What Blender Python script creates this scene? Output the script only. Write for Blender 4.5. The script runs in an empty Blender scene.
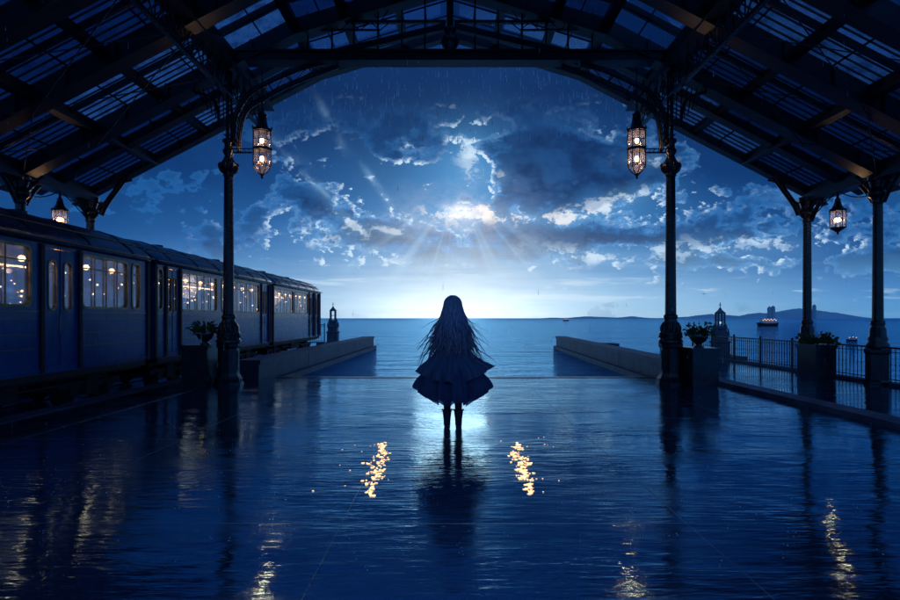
import bpy, math, random
from math import sin, cos, pi, radians, sqrt, exp
from mathutils import Vector, Matrix
from mathutils.geometry import tessellate_polygon

S = bpy.context.scene
COL = S.collection
EYE = 1.37

# ------------------------------------------------------------------ camera
cam = bpy.data.objects.new('camera', bpy.data.cameras.new('camera'))
COL.objects.link(cam)
cam.location = (0, 0, EYE)
cam.rotation_euler = (radians(90), 0, 0)
cam.data.lens = 24
cam.data.sensor_width = 36
cam.data.shift_y = 0.02
cam.data.clip_start = 0.05
cam.data.clip_end = 20000
S.camera = cam

# ------------------------------------------------------------------ view
S.view_settings.view_transform = 'Standard'
S.view_settings.look = 'None'
S.view_settings.exposure = 0.0
S.view_settings.gamma = 1.0
S.view_settings.use_curve_mapping = False
S.render.engine = 'CYCLES'
cy = S.cycles
cy.max_bounces = 7
cy.diffuse_bounces = 2
cy.glossy_bounces = 4
cy.transmission_bounces = 5
cy.transparent_max_bounces = 16
cy.sample_clamp_indirect = 4.0
cy.caustics_reflective = False
cy.caustics_refractive = False
try:
    cy.use_denoising = True
    cy.denoiser = 'OPENIMAGEDENOISE'
except Exception:
    pass

# ------------------------------------------------------------------ node expression helper
class E:
    """a socket that can be used in arithmetic"""
    nt = None
    def __init__(self, s): self.s = s
    @staticmethod
    def m(op, *a, clamp=False):
        n = E.nt.nodes.new('ShaderNodeMath'); n.operation = op; n.use_clamp = clamp
        for i, v in enumerate(a):
            if isinstance(v, E): E.nt.links.new(v.s, n.inputs[i])
            else: n.inputs[i].default_value = v
        return E(n.outputs[0])
    def __add__(s, o): return E.m('ADD', s, o)
    __radd__ = __add__
    def __sub__(s, o): return E.m('SUBTRACT', s, o)
    def __rsub__(s, o): return E.m('SUBTRACT', o, s)
    def __mul__(s, o): return E.m('MULTIPLY', s, o)
    __rmul__ = __mul__
    def __truediv__(s, o): return E.m('DIVIDE', s, o)
    def __neg__(s): return E.m('MULTIPLY', s, -1.0)
def emax(a, b): return E.m('MAXIMUM', a, b)
def emin(a, b): return E.m('MINIMUM', a, b)
def clamp01(a): return E.m('ADD', a, 0.0, clamp=True)
def eexp(a): return E.m('POWER', 2.718281828, a)
def epow(a, p): return E.m('POWER', emax(a, 0.0), p)
def smooth(a, lo, hi):
    n = E.nt.nodes.new('ShaderNodeMapRange'); n.interpolation_type = 'SMOOTHSTEP'
    E.nt.links.new(a.s, n.inputs['Value']); n.inputs['From Min'].default_value = lo; n.inputs['From Max'].default_value = hi
    return E(n.outputs[0])
def comb(x, y, z):
    n = E.nt.nodes.new('ShaderNodeCombineXYZ')
    for i, v in enumerate((x, y, z)):
        if isinstance(v, E): E.nt.links.new(v.s, n.inputs[i])
        else: n.inputs[i].default_value = v
    return E(n.outputs[0])
def noise(vec, scale, detail=6, rough=0.55, dist=0.0):
    n = E.nt.nodes.new('ShaderNodeTexNoise')
    E.nt.links.new(vec.s, n.inputs['Vector'])
    n.inputs['Scale'].default_value = scale; n.inputs['Detail'].default_value = detail
    n.inputs['Roughness'].default_value = rough; n.inputs['Distortion'].default_value = dist
    return E(n.outputs[0])
def mixc(f, a, b, mode='MIX'):
    n = E.nt.nodes.new('ShaderNodeMix'); n.data_type = 'RGBA'; n.blend_type = mode
    if isinstance(f, E): E.nt.links.new(f.s, n.inputs[0])
    else: n.inputs[0].default_value = f
    for v, i in ((a, 6), (b, 7)):
        if isinstance(v, E): E.nt.links.new(v.s, n.inputs[i])
        else: n.inputs[i].default_value = (*v, 1)
    return E(n.outputs[2])
def lin(r, g, b):
    f = lambda c: (c/255/12.92) if c/255 <= 0.04045 else ((c/255+0.055)/1.055)**2.4
    return (f(r), f(g), f(b))
def ramp(f, stops):
    n = E.nt.nodes.new('ShaderNodeValToRGB'); E.nt.links.new(f.s, n.inputs[0])
    cr = n.color_ramp
    while len(cr.elements) < len(stops): cr.elements.new(0.5)
    for e, (p, c) in zip(cr.elements, stops): e.position = p; e.color = (*c, 1)
    return E(n.outputs[0])

# ------------------------------------------------------------------ world: night sky with the moon's glow behind broken cloud
MOON_EL = radians(10.5)
world = bpy.data.worlds.new('World'); S.world = world; world.use_nodes = True
nt = world.node_tree; nt.nodes.clear(); E.nt = nt
tc = nt.nodes.new('ShaderNodeTexCoord'); sp = nt.nodes.new('ShaderNodeSeparateXYZ')
nt.links.new(tc.outputs['Generated'], sp.inputs[0])
dx, dy, dz = (E(sp.outputs[i]) for i in range(3))
ay = emax(dy, 0.12)
u = dx/ay; v = dz/ay
U = lambda x: (x-450)/600.0
V = lambda y: (318-y)/600.0
el = dz   # sine of the elevation
sidef = smooth(E.m('ABSOLUTE', u), 0.10, 0.75)
base_c = ramp(clamp01(el*1.6), [(0.0, lin(168,218,246)), (0.045, lin(132,196,238)), (0.11, lin(84,158,216)), (0.20, lin(42,110,178)),
                          (0.34, lin(16,66,128)), (0.55, lin(9,42,92)), (0.85, lin(18,62,128)), (1.0, lin(20,68,138))])
base_s = ramp(clamp01(el*1.6), [(0.0, lin(92,164,220)), (0.05, lin(66,138,202)), (0.12, lin(36,98,166)), (0.22, lin(17,68,130)),
                          (0.34, lin(10,52,108)), (0.55, lin(8,40,90)), (0.85, lin(18,62,128)), (1.0, lin(20,68,138))])
sky = mixc(sidef, base_c, base_s)
def gauss(cx, cy_, rx, ry, rot=0.0):
    a = (u - U(cx)); b = (v - V(cy_))
    c, s_ = cos(rot), sin(rot)
    p = (a*c + b*s_)/(rx/600.0); q = (b*c - a*s_)/(ry/600.0)
    return eexp(-(p*p + q*q))
# warped coordinates and cloud density, evaluated here and a little nearer the moon so that edges facing it light up
w1 = noise(comb(u*1.0, v*2.0, 3.1), 4.5, 3, 0.55) - 0.5
w2 = noise(comb(u*1.0, v*1.4, 8.1), 22.0, 4, 0.6) - 0.5
def density(uu, vv):
    nb_ = noise(comb(uu + w1*0.10 + w2*0.012, vv*1.75, 1.3), 6.0, 10, 0.60)
    nd_ = noise(comb(uu + w2*0.010, vv*1.30, 7.7), 21.0, 8, 0.62)
    return (nb_ - 0.5)*1.8 + (nd_ - 0.5)*1.0, nd_
def masses():
    g = lambda *a: gauss(*a)
    d = g(556, 184, 84, 32, 0.10)*0.50 + g(600, 182, 60, 22)*0.16 + g(548, 139, 30, 10)*0.42 + g(592, 152, 26, 10)*0.44 + g(500, 150, 44, 14)*0.26
    d = d + g(395, 165, 75, 55, 0.7)*0.20 + g(340, 215, 70, 16, -0.4)*0.26 + g(402, 240, 52, 11)*0.34 + g(470, 254, 70, 7)*0.26
    d = d + g(590, 240, 80, 9)*0.34 + g(690, 262, 95, 8)*0.26 + g(760, 236, 150, 12)*0.26 + g(850, 262, 120, 10)*0.26 + g(330, 262, 70, 8)*0.22
    d = d + g(655, 190, 60, 20)*0.18 + g(250, 240, 60, 14)*0.12
    d = d - g(462, 176, 36, 26)*0.26 - g(462, 212, 40, 9)*0.40 - g(600, 214, 55, 5, 0.3)*0.22 - g(450, 292, 260, 20)*0.22
    return d - 0.06 - smooth(v, 0.30, 0.50)*0.30
mass = masses()
tu = U(462) - u; tv = V(212) - v
tl = E.m('SQRT', tu*tu + tv*tv) + 0.02
STEP = 0.008
d0, n_det = density(u, v)
d1, _nd = density(u + tu/tl*STEP, v + tv/tl*STEP)
dens = d0 + mass
cmask = smooth(dens, -0.02, 0.045)
core = smooth(dens + (n_det-0.5)*0.30, 0.0, 0.30)
edge = smooth(dens, -0.03, 0.015)*(1.0 - smooth(dens, 0.03, 0.16))
facing = smooth(d0 - d1, -0.01, 0.15)
patch = smooth(noise(comb(u, v*1.5, 21.0), 9.0, 4, 0.6), 0.40, 0.56)
lit = clamp01(edge*(0.04 + facing*1.25)*(0.10 + patch*0.9))
near = gauss(462, 212, 105, 60) + gauss(600, 205, 90, 40)*0.8 + gauss(470, 165, 60, 45)*0.55 + gauss(380, 235, 110, 40)*0.55 + gauss(560, 250, 230, 26)*0.7 + gauss(740, 245, 200, 40)*0.42 + gauss(325, 195, 60, 50)*0.38 + gauss(640, 150, 70, 30)*0.4
near = clamp01(near)
shade = mixc(core, lin(30,96,166), lin(8,38,88))
shade = mixc(smooth(n_det, 0.36, 0.64)*0.45, shade, lin(40,108,178))
shade = mixc(smooth(v, 0.03, 0.13), lin(92,160,210), shade)
shade = mixc(smooth(v, 0.17, 0.42), shade, lin(9,38,86))
shade = mixc(near*(1.0-core)*0.40, shade, lin(70,148,218))
# soft uneven veils high up
veil = noise(comb(u*0.9 + v*0.5, v*1.3, 13.0), 3.2, 6, 0.6)
sky = mixc(smooth(veil, 0.45, 0.70)*0.30, sky, lin(44,104,168))
sky = mixc((1.0 - smooth(veil, 0.30, 0.50))*0.35*smooth(v, 0.08, 0.2), sky, lin(9,40,90))
# broad light around the moon before the clouds
sky = mixc(clamp01(gauss(462, 214, 120, 70)*0.55 + gauss(470, 165, 45, 40)*0.40 + gauss(600, 215, 80, 22)*0.35), sky, lin(84,158,218))
sky = mixc(cmask*clamp01(0.90 - smooth(v, 0.26, 0.46)*0.55), sky, shade)
sky = mixc(clamp01(edge*near*patch*0.30), sky, lin(96,172,232))
sky = mixc(clamp01(lit*near*1.8), sky, lin(206,232,254))
# thin strips low down
stv = noise(comb(u*0.8, v*9.0, 5.0), 8.0, 7, 0.60, 0.2)
low = gauss(450, 290, 560, 16)
sky = mixc(clamp01(smooth(stv, 0.56, 0.64)*low*0.55), sky, lin(214,234,250))
sky = mixc(clamp01((1.0 - smooth(stv, 0.38, 0.50))*gauss(560, 272, 460, 14)*0.40), sky, lin(62,126,188))
# soft glow over the sea and at the moon
n_p = noise(comb(u + w2*0.02, v*1.5, 31.0), 24.0, 8, 0.68)
ribbon = gauss(462, 213, 44, 9)*1.2 + gauss(545, 219, 44, 9, 0.05)*0.85 + gauss(610, 203, 46, 11, 0.30)*0.95 + gauss(470, 160, 12, 22)*0.85 + gauss(500, 178, 10, 8)*0.6
ribbon = ribbon + gauss(395, 232, 30, 5, -0.3)*0.75 + gauss(345, 218, 26, 5, -0.7)*0.7 + gauss(590, 256, 60, 9, -0.1)*0.8 + gauss(680, 252, 40, 12)*0.65 + gauss(760, 245, 60, 13)*0.65 + gauss(330, 235, 60, 14)*0.55 + gauss(425, 262, 60, 4)*0.55 + gauss(648, 160, 24, 8)*0.6 + gauss(785, 196, 30, 6)*0.3
pf = smooth(n_p + clamp01(ribbon)*0.155 + (n_det-0.5)*0.35, 0.585, 0.66)*clamp01(ribbon*1.3)
sky = mixc(clamp01(ribbon*0.30), sky, lin(120,184,232))
pf = pf*(0.55 + 0.45*smooth(dens, -0.16, -0.02)*(1.0 - smooth(dens, 0.10, 0.28)))
sky = mixc(clamp01(pf*0.95), sky, mixc(gauss(480, 215, 110, 40), lin(200,228,252), lin(255,244,238)))
g1 = gauss(458, 212, 16, 7)*0.7 + gauss(458, 222, 60, 36)*0.22
g2 = (gauss(457, 318, 110, 44)*0.85 + gauss(457, 268, 90, 50)*0.30 + gauss(470, 304, 280, 44)*0.45)*(1.0 + (stv - 0.5)*0.9)
sky = mixc(clamp01(g2*0.85), sky, lin(216,236,252))
sky = mixc(clamp01(g1*(0.10 + smooth(n_det, 0.35, 0.65)*1.0)), sky, lin(255,247,240))
# crepuscular rays
ra = E.m('ARCTAN2', u - U(458), V(185) - v)
rn = noise(comb(ra*1.0, 0.0, 0.0), 4.0, 3, 0.6)
rr = E.m('SQRT', (u-U(458))*(u-U(458)) + (v-V(185))*(v-V(185)))
rays = smooth(rn, 0.46, 0.66)*smooth(rr, 0.05, 0.11)*(1.0 - smooth(rr, 0.14, 0.33))*(1.0 - smooth(E.m('ABSOLUTE', ra), 0.8, 1.2))
sky = mixc(clamp01(rays*0.27), sky, lin(196,228,250))
for (cx, cy_, rx, ry, rot, k) in ((331, 124, 26, 4.0, -1.08, 0.12), (318, 186, 56, 2.6, -0.78, 0.16), (376, 184, 24, 3.4, -0.95, 0.18), (306, 172, 40, 7, -0.8, 0.08)):
    sky = mixc(clamp01(gauss(cx, cy_, rx, ry, rot)*k*smooth(n_det, 0.35, 0.62)*2.0), sky, lin(150,200,240))
# the burst of light low over the sea and at the break in the cloud is brighter than white
sky = mixc(1.0, sky, comb(1.0 + gauss(457, 318, 95, 22)*0.8 + g1*0.5, 1.0 + gauss(457, 318, 95, 22)*0.8 + g1*0.5, 1.0 + gauss(457, 318, 95, 22)*0.8 + g1*0.5), 'MULTIPLY')
# behind the camera: plain night blue
sky = mixc(smooth(dy, -0.15, 0.12), lin(60,122,196), sky)
# below the horizon
sky = mixc(smooth(-dz, 0.0, 0.02), sky, lin(20,60,110))
nish = nt.nodes.new('ShaderNodeTexSky'); nish.sky_type = 'NISHITA'; nish.sun_disc = False
nish.sun_elevation = MOON_EL; nish.sun_rotation = 0.0
nb = mixc(1.0, E(nish.outputs[0]), (0.25, 0.5, 1.0), 'MULTIPLY')
b1 = nt.nodes.new('ShaderNodeBackground'); nt.links.new(sky.s, b1.inputs[0]); b1.inputs[1].default_value = 1.0
b2 = nt.nodes.new('ShaderNodeBackground'); nt.links.new(nb.s, b2.inputs[0]); b2.inputs[1].default_value = 0.0008
ad = nt.nodes.new('ShaderNodeAddShader'); nt.links.new(b1.outputs[0], ad.inputs[0]); nt.links.new(b2.outputs[0], ad.inputs[1])
wo = nt.nodes.new('ShaderNodeOutputWorld'); nt.links.new(ad.outputs[0], wo.inputs[0])
world.cycles.sampling_method = 'MANUAL'; world.cycles.sample_map_resolution = 1024

# ------------------------------------------------------------------ the moon, as the one sun lamp
sl = bpy.data.lights.new('moonlight', 'SUN'); sl.energy = 0.03; sl.angle = radians(7); sl.color = (1.0, 0.97, 0.92)
so = bpy.data.objects.new('moonlight', sl); COL.objects.link(so)
so.rotation_euler = Vector((0.0, -cos(MOON_EL), -sin(MOON_EL))).to_track_quat('-Z', 'Y').to_euler()
so.location = (0, 40, 20)

# ================================================================== materials
def new_mat(name):
    m = bpy.data.materials.new(name); m.use_nodes = True
    E.nt = m.node_tree
    return m, m.node_tree.nodes['Principled BSDF']
def objc(kind='Object'):
    t = E.nt.nodes.new('ShaderNodeTexCoord'); return E(t.outputs[kind])
def wpos():
    g = E.nt.nodes.new('ShaderNodeNewGeometry'); s_ = E.nt.nodes.new('ShaderNodeSeparateXYZ')
    E.nt.links.new(g.outputs['Position'], s_.inputs[0]); return [E(s_.outputs[i]) for i in range(3)]
def setin(b, name, val):
    if isinstance(val, E): E.nt.links.new(val.s, b.inputs[name])
    elif isinstance(val, tuple): b.inputs[name].default_value = (*val, 1) if len(val) == 3 else val
    else: b.inputs[name].default_value = val
def bump(b, h, strength=1.0, dist=0.01):
    n = E.nt.nodes.new('ShaderNodeBump'); n.inputs['Strength'].default_value = strength; n.inputs['Distance'].default_value = dist
    E.nt.links.new(h.s, n.inputs['Height']); E.nt.links.new(n.outputs[0], b.inputs['Normal']); return n
def surf(name, c1, c2, rough=(0.35, 0.6), metal=0.0, scale=6.0, bmp=0.003, spec=0.5):
    m, b = new_mat(name); x, y, z = wpos(); p = comb(x, y, z)
    n = noise(p, scale, 6, 0.6); n2 = noise(p, scale*6, 4, 0.6)
    setin(b, 'Base Color', mixc(smooth(n, 0.35, 0.65), c1, c2))
    setin(b, 'Roughness', rough[0] + n2*(rough[1]-rough[0])*1.2)
    setin(b, 'Metallic', metal); setin(b, 'Specular IOR Level', spec)
    if bmp: bump(b, n2*0.5 + n*0.5, 1.0, bmp)
    return m
M = {}
M['iron'] = surf('wet_black_iron', (0.020,0.020,0.024), (0.040,0.036,0.036), (0.14,0.34), 0.45, 5.0, 0.0012, 0.6)
M['iron_soft'] = surf('dark_painted_steel', (0.018,0.022,0.034), (0.034,0.038,0.052), (0.28,0.5), 0.25, 3.0, 0.004)
M['bronze'] = surf('aged_bronze', (0.05,0.035,0.02), (0.10,0.065,0.035), (0.25,0.5), 0.7, 9.0, 0.003)
M['stone'] = surf('wet_grey_stone', (0.022,0.035,0.06), (0.055,0.075,0.11), (0.30,0.60), 0.0, 1.6, 0.004, 0.35)
M['stone_dark'] = surf('dark_polished_granite', (0.012,0.014,0.020), (0.03,0.033,0.042), (0.12,0.3), 0.0, 7.0, 0.002)
M['monument'] = surf('weathered_monument_stone', (0.05,0.065,0.10), (0.09,0.11,0.15), (0.4,0.7), 0.0, 5.0, 0.01)
M['under'] = surf('grimy_underframe', (0.008,0.009,0.012), (0.02,0.02,0.024), (0.4,0.8), 0.3, 6.0, 0.006)
M['interior'] = surf('carriage_lining', (0.16,0.19,0.26), (0.22,0.25,0.32), (0.4,0.7), 0.0, 3.0, 0.0)
M['seatcloth'] = surf('seat_cloth', (0.05,0.06,0.12), (0.08,0.08,0.14), (0.6,0.9), 0.0, 9.0, 0.0)
M['brass'] = surf('worn_brass_trim', (0.16,0.11,0.06), (0.30,0.20,0.11), (0.22,0.45), 0.85, 5.0, 0.003)
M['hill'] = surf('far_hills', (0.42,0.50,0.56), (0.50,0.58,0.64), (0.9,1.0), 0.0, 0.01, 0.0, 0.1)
M['hull'] = surf('boat_hull', (0.02,0.025,0.035), (0.04,0.045,0.06), (0.4,0.6), 0.0, 2.0, 0.0)
M['white_paint'] = surf('pale_boat_paint', (0.4,0.4,0.42), (0.55,0.55,0.56), (0.4,0.6), 0.0, 2.0, 0.0)
M['soil'] = surf('planter_soil', (0.01,0.008,0.006), (0.03,0.022,0.015), (0.8,1.0), 0.0, 20.0, 0.01)
M['skin'] = surf('skin', (0.45,0.30,0.24), (0.50,0.34,0.27), (0.5,0.6), 0.0, 9.0, 0.0)
M['stocking'] = surf('dark_stockings', (0.012,0.013,0.022), (0.02,0.02,0.032), (0.5,0.7), 0.0, 30.0, 0.001)
M['boot'] = surf('black_leather', (0.008,0.008,0.012), (0.015,0.015,0.02), (0.22,0.4), 0.0, 12.0, 0.001)
M['rooftop'] = surf('wet_carriage_roof', (0.06,0.065,0.085), (0.12,0.12,0.14), (0.10,0.34), 0.75, 2.2, 0.012)

def car_paint():
    m, b = new_mat('wet_blue_carriage_paint'); x, y, z = wpos()
    n = noise(comb(x, y, z), 2.0, 6, 0.6); drip = noise(comb(x*9, y*9, z*0.8), 3.0, 5, 0.6)
    sm = noise(comb(x, y*0.6, z*12), 2.0, 6, 0.7)
    setin(b, 'Base Color', mixc(smooth(n, 0.3, 0.7), (0.008,0.055,0.20), (0.016,0.085,0.27)))
    setin(b, 'Roughness', 0.14 + drip*0.20 + sm*0.06); setin(b, 'Specular IOR Level', 0.25); setin(b, 'Specular Tint', (0.4,0.65,1.0)); setin(b, 'Coat Weight', 0.22); setin(b, 'Coat Roughness', 0.06)
    bump(b, drip*0.6 + sm*0.5, 1.0, 0.005)
    return m
M['carpaint'] = car_paint()

def wet_shader(c, rough, ior, h, tint, fmin=0.0):
    n = E.nt.nodes; L = E.nt.links
    bp = n.new('ShaderNodeBump'); bp.inputs['Strength'].default_value = 1.0; bp.inputs['Distance'].default_value = 1.0; L.new(h.s, bp.inputs['Height'])
    df = n.new('ShaderNodeBsdfDiffuse'); L.new(c.s, df.inputs[0]); L.new(bp.outputs[0], df.inputs['Normal'])
    gl = n.new('ShaderNodeBsdfGlossy'); gl.inputs[0].default_value = (*tint, 1); L.new(rough.s, gl.inputs['Roughness']); L.new(bp.outputs[0], gl.inputs['Normal'])
    fr = n.new('ShaderNodeFresnel'); fr.inputs[0].default_value = ior; L.new(bp.outputs[0], fr.inputs['Normal'])
    mx = n.new('ShaderNodeMixShader'); L.new((E(fr.outputs[0])*(1.0-fmin) + fmin).s, mx.inputs[0]); L.new(df.outputs[0], mx.inputs[1]); L.new(gl.outputs[0], mx.inputs[2])
    L.new(mx.outputs[0], n['Material Output'].inputs[0])
def wet_floor():
    m, b = new_mat('rain_wet_paving'); x, y, z = wpos()
    pud = noise(comb(x*0.55, y*0.9, 0.0), 0.9, 5, 0.6)
    pm = smooth(pud, 0.36, 0.60)
    rip1 = noise(comb(x*0.65, y*2.4, 0.0), 1.5, 3, 0.5)
    rip2 = noise(comb(x*1.1, y*5.5, 4.0), 3.2, 3, 0.55)
    grit = noise(comb(x, y*2.2, 0.0), 26.0, 4, 0.65)
    # big slab joints
    br = E.nt.nodes.new('ShaderNodeTexBrick'); E.nt.links.new(comb(x + 0.72, y + 0.2, 0.0).s, br.inputs['Vector'])
    br.offset = 0.0; br.inputs['Scale'].default_value = 1.0; br.inputs['Mortar Size'].default_value = 0.0055
    br.inputs['Mortar Smooth'].default_value = 0.3; br.inputs['Brick Width'].default_value = 2.3; br.inputs['Row Height'].default_value = 1.4
    joint = E(br.outputs['Fac'])
    stain = noise(comb(x, y, 2.0), 3.0, 6, 0.65)
    c = mixc(smooth(stain, 0.3, 0.7), (0.010,0.016,0.030), (0.026,0.034,0.052))
    c = mixc(joint, c, (0.004,0.005,0.008))
    amp = 0.34 + smooth(noise(comb(x*0.45, y*0.7, 9.0), 0.9, 4, 0.6), 0.38, 0.62)*1.0
    h = (rip1*0.0072 + rip2*0.0046)*amp + (1.0-pm)*grit*0.0010 - joint*0.0030
    wet_shader(c, clamp01(0.105 - pm*0.095 + grit*0.04 + joint*0.2), 3.6, h, (0.46,0.79,1.0), 0.18)
    return m
M['floor'] = wet_floor()

def sea_mat():
    m, b = new_mat('sea_water'); x, y, z = wpos()
    dist = E.m('SQRT', x*x + y*y)
    wd = noise(comb(x*0.5, y*1.1, 0.0), 0.16, 3, 0.5)
    s0 = noise(comb(x*0.35, y*1.0, 6.0), 0.30, 3, 0.55)
    s1 = noise(comb(x*0.6, y*1.3, 0.0), 0.75, 5, 0.6)
    s2 = noise(comb(x*0.7, y*1.6, 3.0), 3.4, 5, 0.62)
    far = smooth(dist, 30.0, 600.0)
    c = mixc(smooth(wd, 0.35, 0.65), (0.004,0.050,0.150), (0.010,0.095,0.240))
    h = wd*0.35 + s0*0.42 + s1*0.20 + s2*0.045
    wet_shader(c, 0.04 + far*0.14, 1.5, h, (0.27,0.66,1.0))
    return m
M['sea'] = sea_mat()

def glass_mat(name, tint, gl=0.10, rough=0.05, body=(0.02,0.05,0.12), bodyw=0.25):
    m, b = new_mat(name); n = E.nt.nodes; L = E.nt.links
    x, y, z = wpos()
    d = noise(comb(x, y, z), 2.2, 6, 0.65)
    tr = n.new('ShaderNodeBsdfTransparent'); tr.inputs[0].default_value = (*tint, 1)
    g = n.new('ShaderNodeBsdfGlossy'); g.inputs[0].default_value = (0.9,0.93,1,1); g.inputs[1].default_value = rough
    df = n.new('ShaderNodeBsdfTranslucent'); df.inputs[0].default_value = (*body, 1)
    lw = n.new('ShaderNodeLayerWeight'); lw.inputs[0].default_value = 0.25
    f = clamp01(E(lw.outputs['Fresnel'])*0.55 + gl)
    m1 = n.new('ShaderNodeMixShader'); L.new(clamp01(smooth(d, 0.3, 0.7)*bodyw*1.4).s, m1.inputs[0]); L.new(tr.outputs[0], m1.inputs[1]); L.new(df.outputs[0], m1.inputs[2])
    m2 = n.new('ShaderNodeMixShader'); L.new(f.s, m2.inputs[0]); L.new(m1.outputs[0], m2.inputs[1]); L.new(g.outputs[0], m2.inputs[2])
    L.new(m2.outputs[0], n['Material Output'].inputs[0])
    return m
M['pane'] = glass_mat('carriage_window_glass', (0.75,0.82,0.95), 0.06, 0.03, (0.2,0.3,0.5), 0.30)
M['lampglass'] = glass_mat('lantern_glass', (0.95,0.92,0.9), 0.05, 0.05, (0.6,0.6,0.7), 0.10)
M['roofglass1'] = glass_mat('roof_glass_clear', (0.80,0.92,1.0), 0.04, 0.10, (0.20,0.35,0.6), 0.20)
M['roofglass2'] = glass_mat('roof_glass_dirty', (0.40,0.50,0.62), 0.03, 0.18, (0.2,0.32,0.5), 0.5)
M['roofglass3'] = glass_mat('roof_glass_frosted', (0.65,0.72,0.82), 0.03, 0.25, (0.75,0.80,0.9), 0.8)

def emit(name, col, st):
    m, b = new_mat(name)
    setin(b, 'Base Color', (0.8,0.7,0.6)); setin(b, 'Emission Color', col); setin(b, 'Emission Strength', st)
    return m
M['flame'] = emit('lit_filament', (1.0,0.50,0.20), 16.0)
M['warmlamp'] = emit('carriage_lamp', (1.0,0.45,0.16), 18.0)
M['warmsmall'] = emit('carriage_reading_lamp', (1.0,0.46,0.17), 14.0)
M['boatlight'] = emit('boat_light', (1.0,0.55,0.30), 1.6)
M['coollight'] = emit('dim_pale_light', (0.75,0.85,1.0), 0.7)

def leaf_mat():
    m, b = new_mat('planter_leaves'); x, y, z = wpos()
    n = noise(comb(x, y, z), 14.0, 3, 0.5)
    setin(b, 'Base Color', mixc(smooth(n, 0.35, 0.65), (0.025,0.06,0.02), (0.10,0.16,0.045)))
    setin(b, 'Roughness', 0.45); setin(b, 'Subsurface Weight', 0.0)
    return m
M['leaf'] = leaf_mat()
def cloth_mat(name, c1, c2, trans):
    m, b = new_mat(name); n = E.nt.nodes; L = E.nt.links
    x, y, z = wpos(); d = noise(comb(x, y, z), 18.0, 5, 0.6)
    setin(b, 'Base Color', mixc(d, c1, c2)); setin(b, 'Roughness', 0.62); setin(b, 'Sheen Weight', 0.12)
    bump(b, d, 1.0, 0.004)
    t = n.new('ShaderNodeBsdfTranslucent'); t.inputs[0].default_value = (0.22,0.36,0.62,1)
    tp = n.new('ShaderNodeBsdfTransparent'); tp.inputs[0].default_value = (0.5,0.66,0.9,1)
    a = n.new('ShaderNodeMixShader'); a.inputs[0].default_value = 0.45
    L.new(t.outputs[0], a.inputs[1]); L.new(tp.outputs[0], a.inputs[2])
    mx = n.new('ShaderNodeMixShader'); mx.inputs[0].default_value = trans
    L.new(b.outputs[0], mx.inputs[1]); L.new(a.outputs[0], mx.inputs[2]); L.new(mx.outputs[0], n['Material Output'].inputs[0])
    return m
M['dress'] = cloth_mat('dark_dress_cloth', (0.03,0.045,0.10), (0.07,0.10,0.19), 0.12)
M['chiffon'] = cloth_mat('sheer_underskirt', (0.06,0.10,0.20), (0.14,0.20,0.34), 0.72)
def hair_mat():
    m, b = new_mat('long_dark_hair'); x, y, z = wpos()
    d = noise(comb(x*9, y*9, z*0.8), 9.0, 4, 0.6)
    setin(b, 'Base Color', mixc(smooth(d, 0.3, 0.7), (0.07,0.09,0.17), (0.50,0.50,0.68)))
    setin(b, 'Roughness', 0.36); bump(b, d, 1.0, 0.003)
    t = E.nt.nodes.new('ShaderNodeBsdfTranslucent'); t.inputs[0].default_value = (0.42,0.46,0.70,1)
    mx = E.nt.nodes.new('ShaderNodeMixShader'); mx.inputs[0].default_value = 0.30
    E.nt.links.new(b.outputs[0], mx.inputs[1]); E.nt.links.new(t.outputs[0], mx.inputs[2]); E.nt.links.new(mx.outputs[0], E.nt.nodes['Material Output'].inputs[0])
    return m
M['hair'] = hair_mat()
def rain_mat():
    m, b = new_mat('rain_drops'); n = E.nt.nodes; L = E.nt.links
    t = n.new('ShaderNodeBsdfTranslucent'); t.inputs[0].default_value = (0.9,0.94,1,1)
    tp = n.new('ShaderNodeBsdfTransparent')
    d = n.new('ShaderNodeBsdfDiffuse'); d.inputs[0].default_value = (0.85,0.9,1,1)
    a = n.new('ShaderNodeMixShader'); L.new(t.outputs[0], a.inputs[1]); L.new(d.outputs[0], a.inputs[2]); a.inputs[0].default_value = 0.7
    c = n.new('ShaderNodeMixShader'); c.inputs[0].default_value = 0.85; L.new(tp.outputs[0], c.inputs[1]); L.new(a.outputs[0], c.inputs[2])
    L.new(c.outputs[0], n['Material Output'].inputs[0])
    return m
M['rain'] = rain_mat()
M['painted_glint'] = emit('painted_warm_floor_glint', (1.0,0.50,0.20), 2.6)  # self-lit flecks standing in for warm reflections; the floor holds no lamp

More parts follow.
